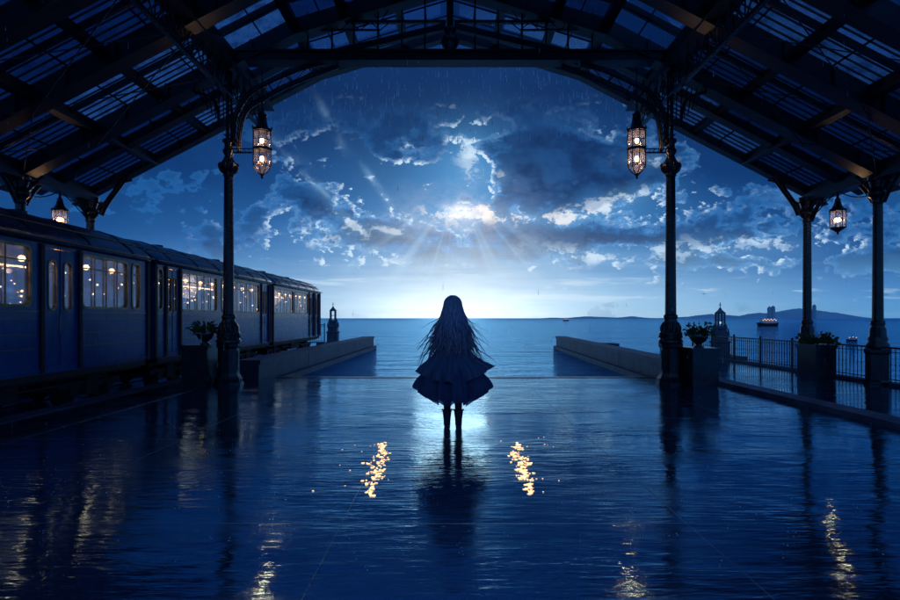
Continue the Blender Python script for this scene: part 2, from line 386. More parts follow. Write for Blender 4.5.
# ================================================================== geometry helpers
class MB:
    def __init__(self): self.v = []; self.f = []; self.mi = []; self.cur = 0; self.smooth = []
    def add(self, vs, fs, sm=False):
        o = len(self.v); self.v += [tuple(p) for p in vs]
        for f in fs: self.f.append(tuple(i+o for i in f)); self.mi.append(self.cur); self.smooth.append(sm)
        return self
    def box(self, x0, x1, y0, y1, z0, z1):
        vs = [(x,y,z) for z in (z0,z1) for y in (y0,y1) for x in (x0,x1)]
        return self.add(vs, [(0,2,3,1),(4,5,7,6),(0,1,5,4),(2,6,7,3),(0,4,6,2),(1,3,7,5)])
    def beam(self, a, b, w, d, up=(0,0,1)):
        """box from a to b, width w across, depth d along up"""
        a = Vector(a); b = Vector(b); t = (b-a).normalized(); up = Vector(up)
        s = t.cross(up)
        if s.length < 1e-4: s = t.cross(Vector((1,0,0)))
        s.normalize(); n = s.cross(t).normalized()
        vs = []
        for p in (a, b):
            for i, j in ((-1,-1),(1,-1),(1,1),(-1,1)): vs.append(p + s*(i*w/2) + n*(j*d/2))
        return self.add(vs, [(0,1,2,3),(7,6,5,4),(0,4,5,1),(1,5,6,2),(2,6,7,3),(3,7,4,0)])
    def tube(self, pts, r, n=8, cap=True, flat=1.0):
        pts = [Vector(p) for p in pts]; k = len(pts)
        rs = r if isinstance(r, (list, tuple)) else [r]*k
        t0 = (pts[1]-pts[0]).normalized()
        up = Vector((0,0,1)) if abs(t0.z) < 0.9 else Vector((0,1,0))
        s = t0.cross(up).normalized(); vs = []
        for i in range(k):
            t = (pts[min(i+1,k-1)] - pts[max(i-1,0)])
            if t.length < 1e-9: t = t0
            t.normalize(); s = (s - t*s.dot(t))
            if s.length < 1e-6: s = t.orthogonal()
            s.normalize(); q = t.cross(s)
            for j in range(n):
                a = 2*pi*j/n; vs.append(pts[i] + s*(cos(a)*rs[i]) + q*(sin(a)*rs[i]*flat))
        fs = [(i*n+j, i*n+(j+1)%n, (i+1)*n+(j+1)%n, (i+1)*n+j) for i in range(k-1) for j in range(n)]
        self.add(vs, fs, True)
        if cap: self.add([vs[j] for j in range(n)], [tuple(range(n-1,-1,-1))]); self.add([vs[(k-1)*n+j] for j in range(n)], [tuple(range(n))])
        return self
    def lathe(self, prof, c=(0,0,0), n=20, sm=True, rot=0.0):
        vs = []; k = len(prof)
        for r, z in prof:
            for j in range(n):
                a = 2*pi*j/n + rot; vs.append((c[0]+cos(a)*r, c[1]+sin(a)*r, c[2]+z))
        fs = [(i*n+j, i*n+(j+1)%n, (i+1)*n+(j+1)%n, (i+1)*n+j) for i in range(k-1) for j in range(n)]
        self.add(vs, fs, sm)
        if prof[0][0] > 1e-4: self.add(vs[:n], [tuple(range(n-1,-1,-1))])
        if prof[-1][0] > 1e-4: self.add(vs[-n:], [tuple(range(n))])
        return self
    def sphere(self, c, r, n=12, m=8, sx=1, sy=1, sz=1):
        vs = []
        for i in range(m+1):
            t = pi*i/m
            for j in range(n):
                a = 2*pi*j/n; vs.append((c[0]+r*sx*sin(t)*cos(a), c[1]+r*sy*sin(t)*sin(a), c[2]-r*sz*cos(t)))
        return self.add(vs, [(i*n+j, i*n+(j+1)%n, (i+1)*n+(j+1)%n, (i+1)*n+j) for i in range(m) for j in range(n)], True)
    def build(self, name, mat, parent=None, loc=None):
        me = bpy.data.meshes.new(name); me.from_pydata(self.v, [], self.f)
        mats = mat if isinstance(mat, (list, tuple)) else [mat]
        for m in mats: me.materials.append(M[m])
        me.polygons.foreach_set('material_index', self.mi); me.polygons.foreach_set('use_smooth', self.smooth)
        me.update()
        o = bpy.data.objects.new(name, me); COL.objects.link(o)
        if parent: o.parent = parent
        if loc: o.location = loc
        return o
def tag(o, label=None, cat=None, group=None, kind=None):
    if label: o['label'] = label
    if cat: o['category'] = cat
    if group: o['group'] = group
    if kind: o['kind'] = kind
    return o
def empty(name, loc=(0,0,0), label=None, cat=None, group=None, kind=None):
    o = bpy.data.objects.new(name, None); COL.objects.link(o); o.location = loc
    o.empty_display_size = 0.2
    return tag(o, label, cat, group, kind)
def copy_tree(o, parent=None):
    c = o.copy(); COL.objects.link(c); c.parent = parent
    for ch in [q for q in bpy.data.objects if q.parent == o and q != c]: copy_tree(ch, c)
    return c
def struct(name, mb, mat): return tag(mb.build(name, mat), kind='structure')
def catmull(pts, sub=6):
    P = [Vector(p) for p in pts]; out = []
    for i in range(len(P)-1):
        p0 = P[max(i-1,0)]; p1 = P[i]; p2 = P[i+1]; p3 = P[min(i+2,len(P)-1)]
        for k in range(sub):
            t = k/sub; out.append(0.5*((2*p1)+(p2-p0)*t+(2*p0-5*p1+4*p2-p3)*t*t+(3*p1-p0-3*p2+p3)*t**3))
    out.append(P[-1]); return out
def rrect(x0, x1, y0, y1, r, n=5):
    pts = []
    for cx, cy_, a0 in ((x1-r,y0+r,-pi/2),(x1-r,y1-r,0),(x0+r,y1-r,pi/2),(x0+r,y0+r,pi)):
        for k in range(n+1):
            a = a0 + (pi/2)*k/n; pts.append((cx+cos(a)*r, cy_+sin(a)*r))
    return pts
def holed(mb, outer, holes, xa, xb):
    """wall in the YZ plane between x = xa (front) and xb, with holes; points are (y, z)"""
    loops = [outer] + holes
    tris = tessellate_polygon([[Vector((p[0], p[1], 0)) for p in l] for l in loops])
    flat = [p for l in loops for p in l]
    for X in (xa, xb): mb.add([(X, p[0], p[1]) for p in flat], [tuple(t) for t in tris])
    for l in loops:
        n = len(l); vs = [(xa,p[0],p[1]) for p in l] + [(xb,p[0],p[1]) for p in l]
        mb.add(vs, [(i,(i+1)%n,n+(i+1)%n,n+i) for i in range(n)])
def ring(mb, outer, inner, xa, xb):
    holed(mb, outer, [inner], xa, xb)

# ================================================================== setting
mb = MB()
# sea: graded sheet to the horizon
mb.add([(-5000,-60,-0.25),(5000,-60,-0.25),(5000,5000,-0.25),(-5000,5000,-0.25)], [(0,1,2,3)])
struct('sea_water', mb, 'sea')
FE = 13.9
mb = MB(); mb.box(-6.15, 5.45, -8, FE, -1.5, 0); struct('floor', mb, 'floor')
mb = MB(); mb.box(5.45, 9.35, -8, 22.6, -1.5, -0.004); struct('pavement', mb, 'floor')
mb = MB(); mb.box(-6.15, -4.75, FE, 33.2, -1.5, -0.02); struct('quay_pavement', mb, 'floor')
mb = MB(); mb.box(-8.66, -6.15, -8, 34, -1.5, -0.42); struct('track_bed_ground', mb, 'under')
mb = MB(); mb.box(-11.5, -8.66, -8, 34, -1.5, 0.0); struct('far_platform_floor', mb, 'floor')
# platform edging stones and kerb
def kerb(name, x0, x1, y0, y1, z0, z1, step, label):
    m = MB(); y = y0; random.seed(5)
    while y < y1 - 0.01:
        e = min(y+step, y1); m.box(x0, x1, y+0.004, e-0.004, z0, z1 + random.uniform(-0.002,0.002)); y = e
    o = m.build(name, 'stone'); tag(o, label, 'kerb'); return o
kerb('kerb', 5.50, 5.86, -2, 14.9, -0.05, 0.075, 1.2, 'low grey stone kerb between the open floor and the railing walk')
k = kerb('platform_edging', -6.12, -5.80, -2, FE, -0.03, 0.012, 1.2, 'wet stone edging strip along the platform beside the carriages')
k['kind'] = 'structure'
m = MB()
m.box(-4.98, -4.86, -2, FE, -0.02, 0.006); o = m.build('paving_strip', 'stone_dark'); o['kind'] = 'structure'
m = MB()
m.box(-4.0, 5.0, FE-0.16, FE+0.02, -0.3, 0.010); o = m.build('pavement_end_step', 'stone_dark'); o['kind'] = 'structure'
# sea walls
def seawall(x0, x1, y0, y1, w, label):
    t = empty('harbour_wall', (x0, y0, -0.25), label, 'wall', 'low stone walls running out into the sea')
    L = Vector((x1-x0, y1-y0, 0)); ln = L.length; d = L/ln; s = Vector((d.y, -d.x, 0)) * (1 if w > 0 else -1); W = abs(w)
    def seg(m, a, b, w0, w1, z0, z1):
        vs = []
        for z in (z0, z1):
            for (p, q) in ((a, w0), (b, w0), (b, w1), (a, w1)):
                P = d*p + s*q; vs.append((P.x, P.y, z))
        m.add(vs, [(3,2,1,0),(4,5,6,7),(0,1,5,4),(1,2,6,5),(2,3,7,6),(3,0,4,7)])
    body = MB(); cop = MB(); foot = MB(); p = 0; random.seed(3)
    while p < ln - 0.01:
        e = min(p+1.5, ln)
        seg(body, p+0.006, e-0.006, 0.04+random.uniform(-.004,.004), W-0.04, -0.6, 0.56)
        seg(cop, p+0.004, e-0.004, 0, W, 0.56, 0.66+random.uniform(-.003,.003)); p = e
    seg(foot, 0, ln+0.06, -0.10, W+0.05, -0.6, 0.16)
    body.build('wall_body', 'stone', t); cop.build('coping', 'stone', t); foot.build('footing', 'stone', t)
    return t
seawall(-4.30, -3.98, FE-0.3, 31.6, -0.55, 'low stone sea wall left of the girl, ending beside the monument')
seawall(4.92, 5.55, FE-0.2, 31.6, 0.55, 'low stone sea wall right of the girl, starting behind the right lamp column')

# track
t = empty('railway_track', (-7.4, 0, -0.42)); tag(t, 'steel rails on sleepers under the blue carriages', 'track', kind='structure')
m = MB(); m.box(-0.62,-0.56,-8,34,0.1,0.2); m.build('rail', 'bronze', t); m = MB(); m.box(0.56,0.62,-8,34,0.1,0.2); m.build('rail', 'bronze', t)
m = MB(); y = -6
while y < 33.5: m.box(-1.0,1.0,y,y+0.22,0.0,0.1); y += 0.7
m.build('sleepers', 'under', t)

# ================================================================== canopy roof
def H(L):
    L = abs(L)
    return 9.2-0.52*L if L >= 3.2 else 8.5-0.3*L - (0.0)
YE = 14.8
roof = empty('station_roof', (0, 8, 4.6), 'dark iron and glass gabled roof spanning the platform overhead', 'roof')
def rb(m, name, mat): return m.build(name, mat, roof, (0,-8,-4.6))
raf = [14.8, 13.45, 12.4, 10.5, 8.7, 6.9, 5.1, 3.3, 1.5]
EL_ = 9.25
for i, y in enumerate(raf):
    deep = 0.38 if i in (3,4,5,6,7,8) else (0.34 if i == 2 else 0.2); w = 0.22 if deep > 0.3 else 0.12
    for sg in (-1, 1):
        m = MB()
        P = [(sg*EL_, y, H(EL_)), (sg*3.2, y, H(3.2)), (0, y, H(0))]
        for a, b in ((0,1),(1,2)):
            if i == 1 and a == 1: continue
            m.beam(Vector(P[a])-Vector((0,0,deep/2+0.03)), Vector(P[b])-Vector((0,0,deep/2+0.03)), w, deep, (0,0,1))
            m.beam(Vector(P[a])-Vector((0,0,deep+0.035)), Vector(P[b])-Vector((0,0,deep+0.035)), w+0.14, 0.03, (0,0,1))
            # rivets lines as small cleats
            n = int((Vector(P[b])-Vector(P[a])).length/0.9)
            for k in range(1, n):
                q = Vector(P[a]).lerp(Vector(P[b]), k/n) - Vector((0,0,deep/2))
                m.box(q.x-0.03, q.x+0.03, y-w/2-0.05, y+w/2+0.05, q.z-deep*0.42, q.z+deep*0.42)
        rb(m, 'rafter', 'iron_soft')
for i in range(len(raf)-1):
    if i < 2: continue
    for f in (0.5,):
        y = raf[i+1] + (raf[i]-raf[i+1])*f
        for sg in (-1, 1):
            m = MB(); P = [(sg*EL_, y, H(EL_)), (sg*3.2, y, H(3.2)), (0, y, H(0))]
            for a, b in ((0,1),(1,2)): m.beam(Vector(P[a])-Vector((0,0,0.10)), Vector(P[b])-Vector((0,0,0.10)), 0.07, 0.10)
            rb(m, 'thin_rafter', 'iron_soft')
# diagonal bracing rods and a drain pipe under the glass
for sg in (-1, 1):
    for i in range(2, 6):
        for (La, Lb) in ((4.55, 7.3), (7.3, 8.85)):
            m = MB(); m.tube([(sg*La,raf[i],H(La)-0.42),(sg*Lb,raf[i+1],H(Lb)-0.42)],0.011,5); m.tube([(sg*Lb,raf[i],H(Lb)-0.46),(sg*La,raf[i+1],H(La)-0.46)],0.011,5); rb(m,'bracing_rod','iron')
# purlins
for L_, w, d in ((8.85,0.26,0.34),(7.3,0.14,0.20),(6.0,0.10,0.14),(4.55,0.34,0.30),(3.2,0.12,0.18),(2.2,0.12,0.16),(1.1,0.10,0.14)):
    for sg in (-1, 1):
        m = MB(); z = H(L_) - d/2 - 0.02
        m.beam((sg*L_, 1.0, z), (sg*L_, YE+0.05, z), w, d)
        m.beam((sg*L_, 1.0, z-d/2-0.012), (sg*L_, YE+0.05, z-d/2-0.012), w+0.08, 0.02)
        rb(m, 'eave_beam' if L_ > 8.5 else 'purlin', 'iron_soft')
m = MB(); m.beam((0,1.0,H(0)-0.12),(0,YE+0.1,H(0)-0.12),0.16,0.26); rb(m, 'ridge_beam', 'iron_soft')
# lattice girders along the column lines
for sg in (-1, 1):
    m = MB(); X = sg*4.55; z0, z1 = 5.95, H(4.55)-0.36; y = 5.2
    m.beam((X,5.0,z0),(X,YE,z0),0.08,0.06)
    while y < YE-0.3:
        m.tube([(X,y,z0),(X,y+0.45,z1)],0.016,5); m.tube([(X,y+0.45,z0),(X,y,z1)],0.016,5); m.tube([(X,y,z0),(X,y,z1)],0.014,5)
        m.lathe([(0.0,-0.045),(0.045,0),(0,0.045)],(X,y+0.225,(z0+z1)/2),6); y += 0.45
    rb(m, 'lattice_girder', 'iron')
# glass panels between rafters and purlins, with glazing bars
random.seed(11)
Lp = [9.2, 7.3, 6.0, 4.55, 3.2, 2.2, 1.1, 0.0]
for i in range(len(raf)-1):
    y1, y0 = raf[i], raf[i+1]
    for j in range(len(Lp)-1):
        a, b = Lp[j], Lp[j+1]
        if i > 5 and b < 4: continue
        for sg in (-1, 1):
            m = MB(); za, zb = H(a)+0.03, H(b)+0.03
            nb_ = max(2, int((y1-y0)/(0.19 if (i > 2 or j < 3) else 0.6))); m.cur = 0
            th = 0.008
            m.add([(sg*a,y0,za),(sg*a,y1,za),(sg*b,y1,zb),(sg*b,y0,zb),(sg*a,y0,za+th),(sg*a,y1,za+th),(sg*b,y1,zb+th),(sg*b,y0,zb+th)],
                  [(0,1,2,3),(7,6,5,4)])
            m.cur = 1
            for k in range(nb_+1):
                y = y0 + (y1-y0)*k/nb_; m.beam((sg*a,y,za-0.018),(sg*b,y,zb-0.018),0.016,0.03)
            q = 0.5
            m.beam((sg*(a*q+b*(1-q)),y0,(za+zb)/2-0.02),(sg*(a*q+b*(1-q)),y1,(za+zb)/2-0.02),0.02,0.03)
            r = random.random()
            if i <= 1 and j >= 3: g = 'roofglass1'
            elif j == 0: g = 'roofglass2'
            else: g = 'roofglass1' if r < 0.30 else ('roofglass3' if r < 0.62 else 'roofglass2')
            rb(m, 'glass_panel', [g, 'iron_soft'])
# main truss at the column line y = 12.4
YT = 12.4
def T(x, y, Y=YT): k = 600.0/Y; return ((x-450)/k, Y, EYE + (318-y)/k)
m = MB(); zt = T(0,58)[2]
m.beam((-4.6,YT,zt),(4.6,YT,zt),0.24,0.16); m.beam((-4.6,YT,zt-0.10),(4.6,YT,zt-0.10),0.36,0.03); m.beam((-4.6,YT,zt+0.10),(4.6,YT,zt+0.10),0.36,0.03)
rb(m, 'tie_beam', 'iron_soft')
for sg in (-1,1):
    m = MB(); a = T(450+sg*130,57); b = T(450+sg*4,27)
    m.beam(a, b, 0.14, 0.13); rb(m, 'principal_strut', 'iron_soft')
    m = MB(); a = T(450+sg*150,22); b = T(450+sg*4,22); m.beam(a,b,0.08,0.06); m.beam(T(450+sg*150,30),T(450+sg*70,30),0.05,0.03)
    for xx in (25, 48, 72, 96, 118, 142):
        m.beam(T(450+sg*xx,56),T(450+sg*xx,-20 if xx in (25,96) else 10),0.035,0.035)
    n = 9
    for k in range(n):
        xa = 60+k*10; m.tube([T(450+sg*xa,22),T(450+sg*(xa+10),8 if k%2 else 30)],0.012,5)
        m.tube([T(450+sg*(xa+10),22),T(450+sg*xa,30 if k%2 else 8)],0.012,5)
    rb(m, 'truss_lattice', 'iron')
    # arched brackets rising from the column to the tie beam (two ribs, ties and a ring)
    m = MB()
    lo = [T(450+sg*d,y) for d,y in ((211,152),(210.5,134),(204,111),(187,98.6),(157,83.5),(111,66))]
    up = [T(450+sg*d,y) for d,y in ((216,146),(216,124),(212,110),(202,95),(187,85),(153,70),(123,62))]
    lo = catmull(lo,7); up = catmull(up,6)
    for c in (lo, up):
        m.tube(c, 0.032, 6); m.tube([p+Vector((0,0.09,0.01)) for p in c], 0.018, 5); m.tube([p+Vector((0,-0.09,0.01)) for p in c], 0.018, 5)
    for f in (0.10,0.2,0.3,0.4,0.5,0.6,0.7,0.8,0.9):
        a = lo[int(f*(len(lo)-1))]; b = up[int(f*(len(up)-1))]; m.tube([a,b],0.014,5)
        if f < 0.85:
            b2 = up[int((f+0.1)*(len(up)-1))]; m.tube([a,b2],0.010,5)
    rb(m, 'arched_bracket', 'iron')
    # spandrel bars between bracket and sloping roof outside the column
    m = MB()
    c = catmull([T(450+sg*231,128),T(450+sg*232,112),T(450+sg*238,98),T(450+sg*256,92)],6); m.tube(c,0.035,6)
    for k in range(7):
        m.tube([T(450+sg*(222+k*4),130-k*4),T(450+sg*(222+k*5),88)],0.012,5)
        m.tube([T(450+sg*(216-k*6),120-k*7),T(450+sg*(222-k*7),80)],0.012,5)
    rb(m, 'spandrel_bracket', 'iron')
m = MB()
m.beam(T(450,60),T(450,-50),0.13,0.12,(0,1,0))
c = T(450,42); m.lathe([(0.0,-0.36),(0.05,-0.30),(0.11,-0.26),(0.07,-0.2),(0.16,-0.12),(0.20,0.0),(0.16,0.10),(0.08,0.16),(0.13,0.22),(0.09,0.30)],c,12)
rb(m, 'king_post', 'iron')
# gable end frame: sloping edge bracket from the outer column
for sg in (-1, 1):
    m = MB()
    pts = [T(450+sg*349,215,YE),T(450+sg*345,206,YE),T(450+sg*336,193,YE),T(450+sg*321,174,YE),T(450+sg*303,160,YE),T(450+sg*270,146,YE)]
    c = catmull(pts,6); m.tube(c,0.07,8); m.tube([p+Vector((0,0.1,0.02)) for p in c],0.03,6)
    m.tube([T(450+sg*345,187,YE),T(450+sg*318,180,YE)],0.025,6)
    rb(m, 'gable_bracket', 'iron')
    m = MB(); 
    for (y0_, y1_) in ((14.7,14.1),(12.55,13.1),(12.25,11.7)):
        c = catmull([(sg*8.86,y0_,3.75),(sg*8.86,y0_*0.6+y1_*0.4,4.05),(sg*8.86,y1_,4.36)],6); m.tube(c,0.045,6)
        m.tube([(sg*8.86,(y0_*0.6+y1_*0.4),4.05),(sg*8.86,y0_,4.3)],0.02,5)
    rb(m, 'eave_bracket', 'iron')

# ================================================================== columns
def flutes(m, r0, r1, z0, z1, n=16, seg=2):
    vs = []; k = n*4
    for i in range(seg+1):
        t = i/seg; R = r0+(r1-r0)*t; z = z0+(z1-z0)*t
        for j in range(k):
            a = 2*pi*j/k; rr_ = R*(1-0.07*(0.5+0.5*cos(a*n))); vs.append((cos(a)*rr_, sin(a)*rr_, z))
    m.add(vs, [(i*k+j, i*k+(j+1)%k, (i+1)*k+(j+1)%k, (i+1)*k+j) for i in range(seg) for j in range(k)], True)
def main_column(x, y, label):
    t = empty('iron_column', (x,y,0), label, 'column', 'ornate iron lamp columns at the open front')
    m = MB(); m.lathe([(0.30,0),(0.30,0.05),(0.27,0.07),(0.28,0.12),(0.24,0.17),(0.235,0.2)],n=8,sm=False,rot=pi/8)
    m.build('plinth','iron',t)
    m = MB(); m.lathe([(0.22,0.2),(0.215,0.24),(0.21,0.74),(0.235,0.78),(0.24,0.84),(0.22,0.86)],n=8,sm=False,rot=pi/8)
    for j in range(8):
        a = 2*pi*j/8; cx, cy_ = cos(a)*0.199, sin(a)*0.199
        m.beam((cx,cy_,0.30),(cx,cy_,0.70),0.09,0.02,(cos(a),sin(a),0))
        m.lathe([(0,-0.02),(0.02,0),(0,0.02)],(cos(a)*0.215,sin(a)*0.215,0.78),6)
    m.build('pedestal','iron',t)
    m = MB(); m.lathe([(0.24,0.86),(0.25,0.9),(0.22,0.94),(0.20,0.98),(0.235,1.03),(0.235,1.06),(0.20,1.10),(0.175,1.14),(0.165,1.22),(0.15,1.27),(0.125,1.34),(0.14,1.38),(0.14,1.42),(0.115,1.45)],n=24)
    for j in range(12):
        a = 2*pi*j/12; m.sphere((cos(a)*0.215,sin(a)*0.215,0.985),0.03,6,4); m.tube([(cos(a)*0.19,sin(a)*0.19,1.08),(cos(a)*0.185,sin(a)*0.185,1.18),(cos(a)*0.15,sin(a)*0.15,1.28)],[0.02,0.03,0.012],5)
    m.build('base_moulding','iron',t)
    m = MB(); flutes(m,0.112,0.092,1.44,4.30,12,6); m.build('shaft','iron',t)
    m = MB(); m.lathe([(0.092,4.28),(0.12,4.31),(0.10,4.35),(0.12,4.40),(0.185,4.46),(0.20,4.50),(0.19,4.54),(0.13,4.60),(0.10,4.66),(0.075,4.72),(0.11,4.78),(0.12,4.83),(0.085,4.88),(0.08,4.96),(0.12,5.0),(0.12,5.05),(0.07,5.08)],n=16)
    for j in range(8):
        a = 2*pi*j/8; m.tube([(cos(a)*0.10,sin(a)*0.10,4.36),(cos(a)*0.17,sin(a)*0.17,4.42),(cos(a)*0.21,sin(a)*0.21,4.52),(cos(a)*0.18,sin(a)*0.18,4.57)],[0.02,0.025,0.02,0.006],5)
    m.build('capital','iron',t)
    m = MB()
    for sx in (-0.045,0.045):
        m.tube([(sx,0.03,5.05),(sx,0.03,6.55)],0.024,6)
    m.tube([(0,-0.03,5.05),(0,-0.03,6.55)],0.03,6)
    for k in range(8): m.beam((-0.09,0,5.15+k*0.18),(0.09,0,5.15+k*0.18),0.10,0.02)
    m.build('upper_post','iron',t)
    return t
main_column(-4.575, 12.40, 'tall ornate iron column left of the girl, with a planter on its left')
c2 = main_column(4.56, 12.40, 'tall ornate iron column right of the girl, with a planter on its right')
def outer_column(x, y, label, zt_=4.30):
    t = empty('iron_column', (x,y,0), label, 'column', 'plain iron columns under the roof eaves')
    m = MB(); m.lathe([(0.25,0),(0.25,0.06),(0.22,0.10),(0.22,0.62),(0.245,0.66),(0.245,0.72),(0.2,0.76)],n=8,sm=False,rot=pi/8); m.build('pedestal','iron',t)
    m = MB(); m.lathe([(0.20,0.76),(0.215,0.82),(0.17,0.88),(0.19,0.94),(0.155,1.0),(0.15,1.14),(0.12,1.2),(0.135,1.25),(0.135,1.29),(0.11,1.32)],n=18); m.build('base_moulding','iron',t)
    m = MB(); flutes(m,0.105,0.092,1.31,3.74,12,4); m.build('shaft','iron',t)
    m = MB(); m.lathe([(0.092,3.72),(0.12,3.76),(0.10,3.80),(0.13,3.85),(0.18,3.90),(0.19,3.96),(0.17,4.0),(0.13,4.03),(0.14,4.1),(0.19,4.26),(0.2,4.33)],n=16)
    for a in (pi/2,-pi/2,0,pi):
        c = catmull([(cos(a)*0.13,sin(a)*0.13,3.98),(cos(a)*0.26,sin(a)*0.26,4.12),(cos(a)*0.46,sin(a)*0.46,4.30)],5); m.tube(c,[0.035]*len(c),6)
        m.tube([(cos(a)*0.28,sin(a)*0.28,4.13),(cos(a)*0.14,sin(a)*0.14,4.26)],0.02,5)
    m.build('capital','iron',t)
    return t
outer_column(8.84, 12.40, 'plain iron column at the far right, behind the railing')
outer_column(8.78, 14.75, 'plain iron column behind the leafy planter at the right railing')
outer_column(-8.88, 12.40, 'plain iron column seen over the carriage roof at the far left')
outer_column(-8.84, 14.75, 'plain iron column behind the carriage roof with a long sloping bracket, right of the small left lantern')

# ================================================================== lanterns
def point(name, loc, w, r, parent, col=(1.0,0.62,0.34)):
    l = bpy.data.lights.new(name, 'POINT'); l.energy = w; l.shadow_soft_size = r; l.color = col
    o = bpy.data.objects.new(name, l); COL.objects.link(o); o.location = loc; o.parent = parent; return o
def cage(m, r, z0, z1, n, rb_=0.010, rings=()):
    for j in range(n):
        a = 2*pi*j/n; m.tube([(cos(a)*r,sin(a)*r,z0),(cos(a)*r,sin(a)*r,z1)],rb_,5)
    for z in rings:
        for j in range(n):
            a, b = 2*pi*j/n, 2*pi*(j+1)/n; m.tube([(cos(a)*r,sin(a)*r,z),(cos(b)*r,sin(b)*r,z)],rb_*1.1,5)
def big_lantern(x, y, sg, label):
    # origin at the finial tip
    t = empty('hanging_lantern', (x,y,4.24), label, 'lantern', 'tall two-flame lanterns beside the front columns')
    m = MB(); m.lathe([(0.0,0.0),(0.03,0.02),(0.02,0.05),(0.045,0.08),(0.05,0.11)],n=10); m.build('finial','iron',t); m = MB()
    m.lathe([(0.20,0.99),(0.215,1.01),(0.19,1.04),(0.13,1.07),(0.12,1.1),(0.10,1.2),(0.09,1.3),(0.105,1.32),(0.06,1.37),(0.03,1.42)],n=8,sm=False)
    for j in range(8):
        a = 2*pi*j/8; m.lathe([(0,-0.03),(0.018,0),(0,0.045)],(cos(a)*0.2,sin(a)*0.2,1.05),6)
    m.build('cap','iron',t)
    m = MB(); cage(m,0.185,0.26,0.99,8,0.009,(0.26,0.30,0.60,0.64,0.80,0.97))
    for j in range(8):
        a = 2*pi*j/8; m.tube([(cos(a)*0.185,sin(a)*0.185,0.26),(cos(a)*0.12,sin(a)*0.12,0.16),(cos(a)*0.04,sin(a)*0.04,0.10)],0.009,5)
        m.sphere((cos(a)*0.195,sin(a)*0.195,0.62),0.018,6,4)
    m.lathe([(0.19,0.605),(0.2,0.61),(0.2,0.63),(0.19,0.635),(0.15,0.62)],n=8,sm=False)
    m.build('cage','iron',t)
    m = MB(); m.lathe([(0.05,0.13),(0.17,0.265),(0.172,0.98)],n=8,sm=False,rot=0); o = m.build('glass','lampglass',t)
    for z in (0.36, 0.74):
        m = MB(); m.lathe([(0.025,-0.06),(0.03,-0.01),(0.014,0.0)],(0,0,z),8); m.build('lamp_holder','bronze',t)
        m = MB(); m.sphere((0,0,z+0.06),0.042,10,8,1,1,1.4); m.build('bulb','flame',t)
        point('bulb_light',(0,0,z+0.06),20.0,0.06,t)
    m = MB(); z = 1.42
    while z < 2.0:
        m.lathe([(0.012,z),(0.024,z+0.02),(0.012,z+0.045)],n=6); z += 0.05
    m.sphere((0,0,1.62),0.045,10,6); m.tube([(0,0,1.4),(0,0,2.05)],0.009,5)
    m.tube([(0,0,2.02),(0,0.0,2.3)],0.010,5)
    m.build('chain','iron',t)
    m = MB(); m.beam((sg*0.20,0,0.55),(sg*0.60,0,0.55),0.03,0.03); m.beam((sg*0.20,0,0.63),(sg*0.60,0,0.63),0.02,0.02)
    for k in range(4): m.tube([(sg*(0.24+k*0.09),0,0.55),(sg*(0.29+k*0.09),0,0.63)],0.008,5)
    m.build('side_arm','iron',t)
    return t
big_lantern(-3.885, 12.40, -1, 'tall lit glass lantern hanging beside the left front column')
big_lantern(3.86, 12.40, 1, 'tall lit glass lantern hanging beside the right front column')
def small_lantern(x, y, label):
    t = empty('hanging_lantern', (x,y,3.26), label, 'lantern', 'short lanterns hung on chains between the eave columns')
    m = MB(); m.lathe([(0.0,0.0),(0.02,0.02),(0.03,0.06),(0.09,0.10),(0.155,0.14),(0.16,0.16)],n=8,sm=False); m.build('finial','iron',t); m = MB()
    m.lathe([(0.175,0.54),(0.185,0.57),(0.13,0.60),(0.09,0.66),(0.06,0.76),(0.065,0.8),(0.03,0.84),(0.02,0.95)],n=8,sm=False); m.build('cap','iron',t)
    m = MB(); cage(m,0.165,0.15,0.55,8,0.008,(0.16,0.34,0.54)); m.build('cage','iron',t)
    m = MB(); m.lathe([(0.155,0.16),(0.155,0.54)],n=8,sm=False); m.v=m.v; m.build('glass','lampglass',t)
    m = MB()
    for k in (-1,1): m.sphere((0.035*k,0,0.34),0.038,10,8,1,1,1.2)
    m.build('bulb','flame',t); point('bulb_light',(0,0,0.36),12.0,0.05,t)
    m = MB(); m.tube([(0,0,0.93),(0,0,1.06)],0.012,5); m.sphere((0,0,0.97),0.03,8,5)
    sx = 1 if x > 0 else -1
    def sag(a, b, s_): 
        a = Vector(a); b = Vector(b); return [a.lerp(b,k/12)-Vector((0,0,s_*4*(k/12)*(1-k/12))) for k in range(13)]
    m.tube(sag((0,0,1.0),(0.05*sx,12.53-y,0.70),0.10),0.013,5)
    m.tube(sag((0,0,1.0),(0.0,14.62-y,0.52),-0.02),0.013,5)
    m.tube(sag((0,0,1.0),(0,-0.5,1.18),0.03),0.011,5); m.tube(sag((0,0,1.0),(0,0.4,1.18),0.03),0.011,5)
    m.build('chain','iron',t)
small_lantern(8.80, 13.62, 'short lit lantern hung on chains under the right eave')
small_lantern(-8.84, 13.60, 'short lit lantern hung on chains under the left eave, half hidden by the carriage roof')

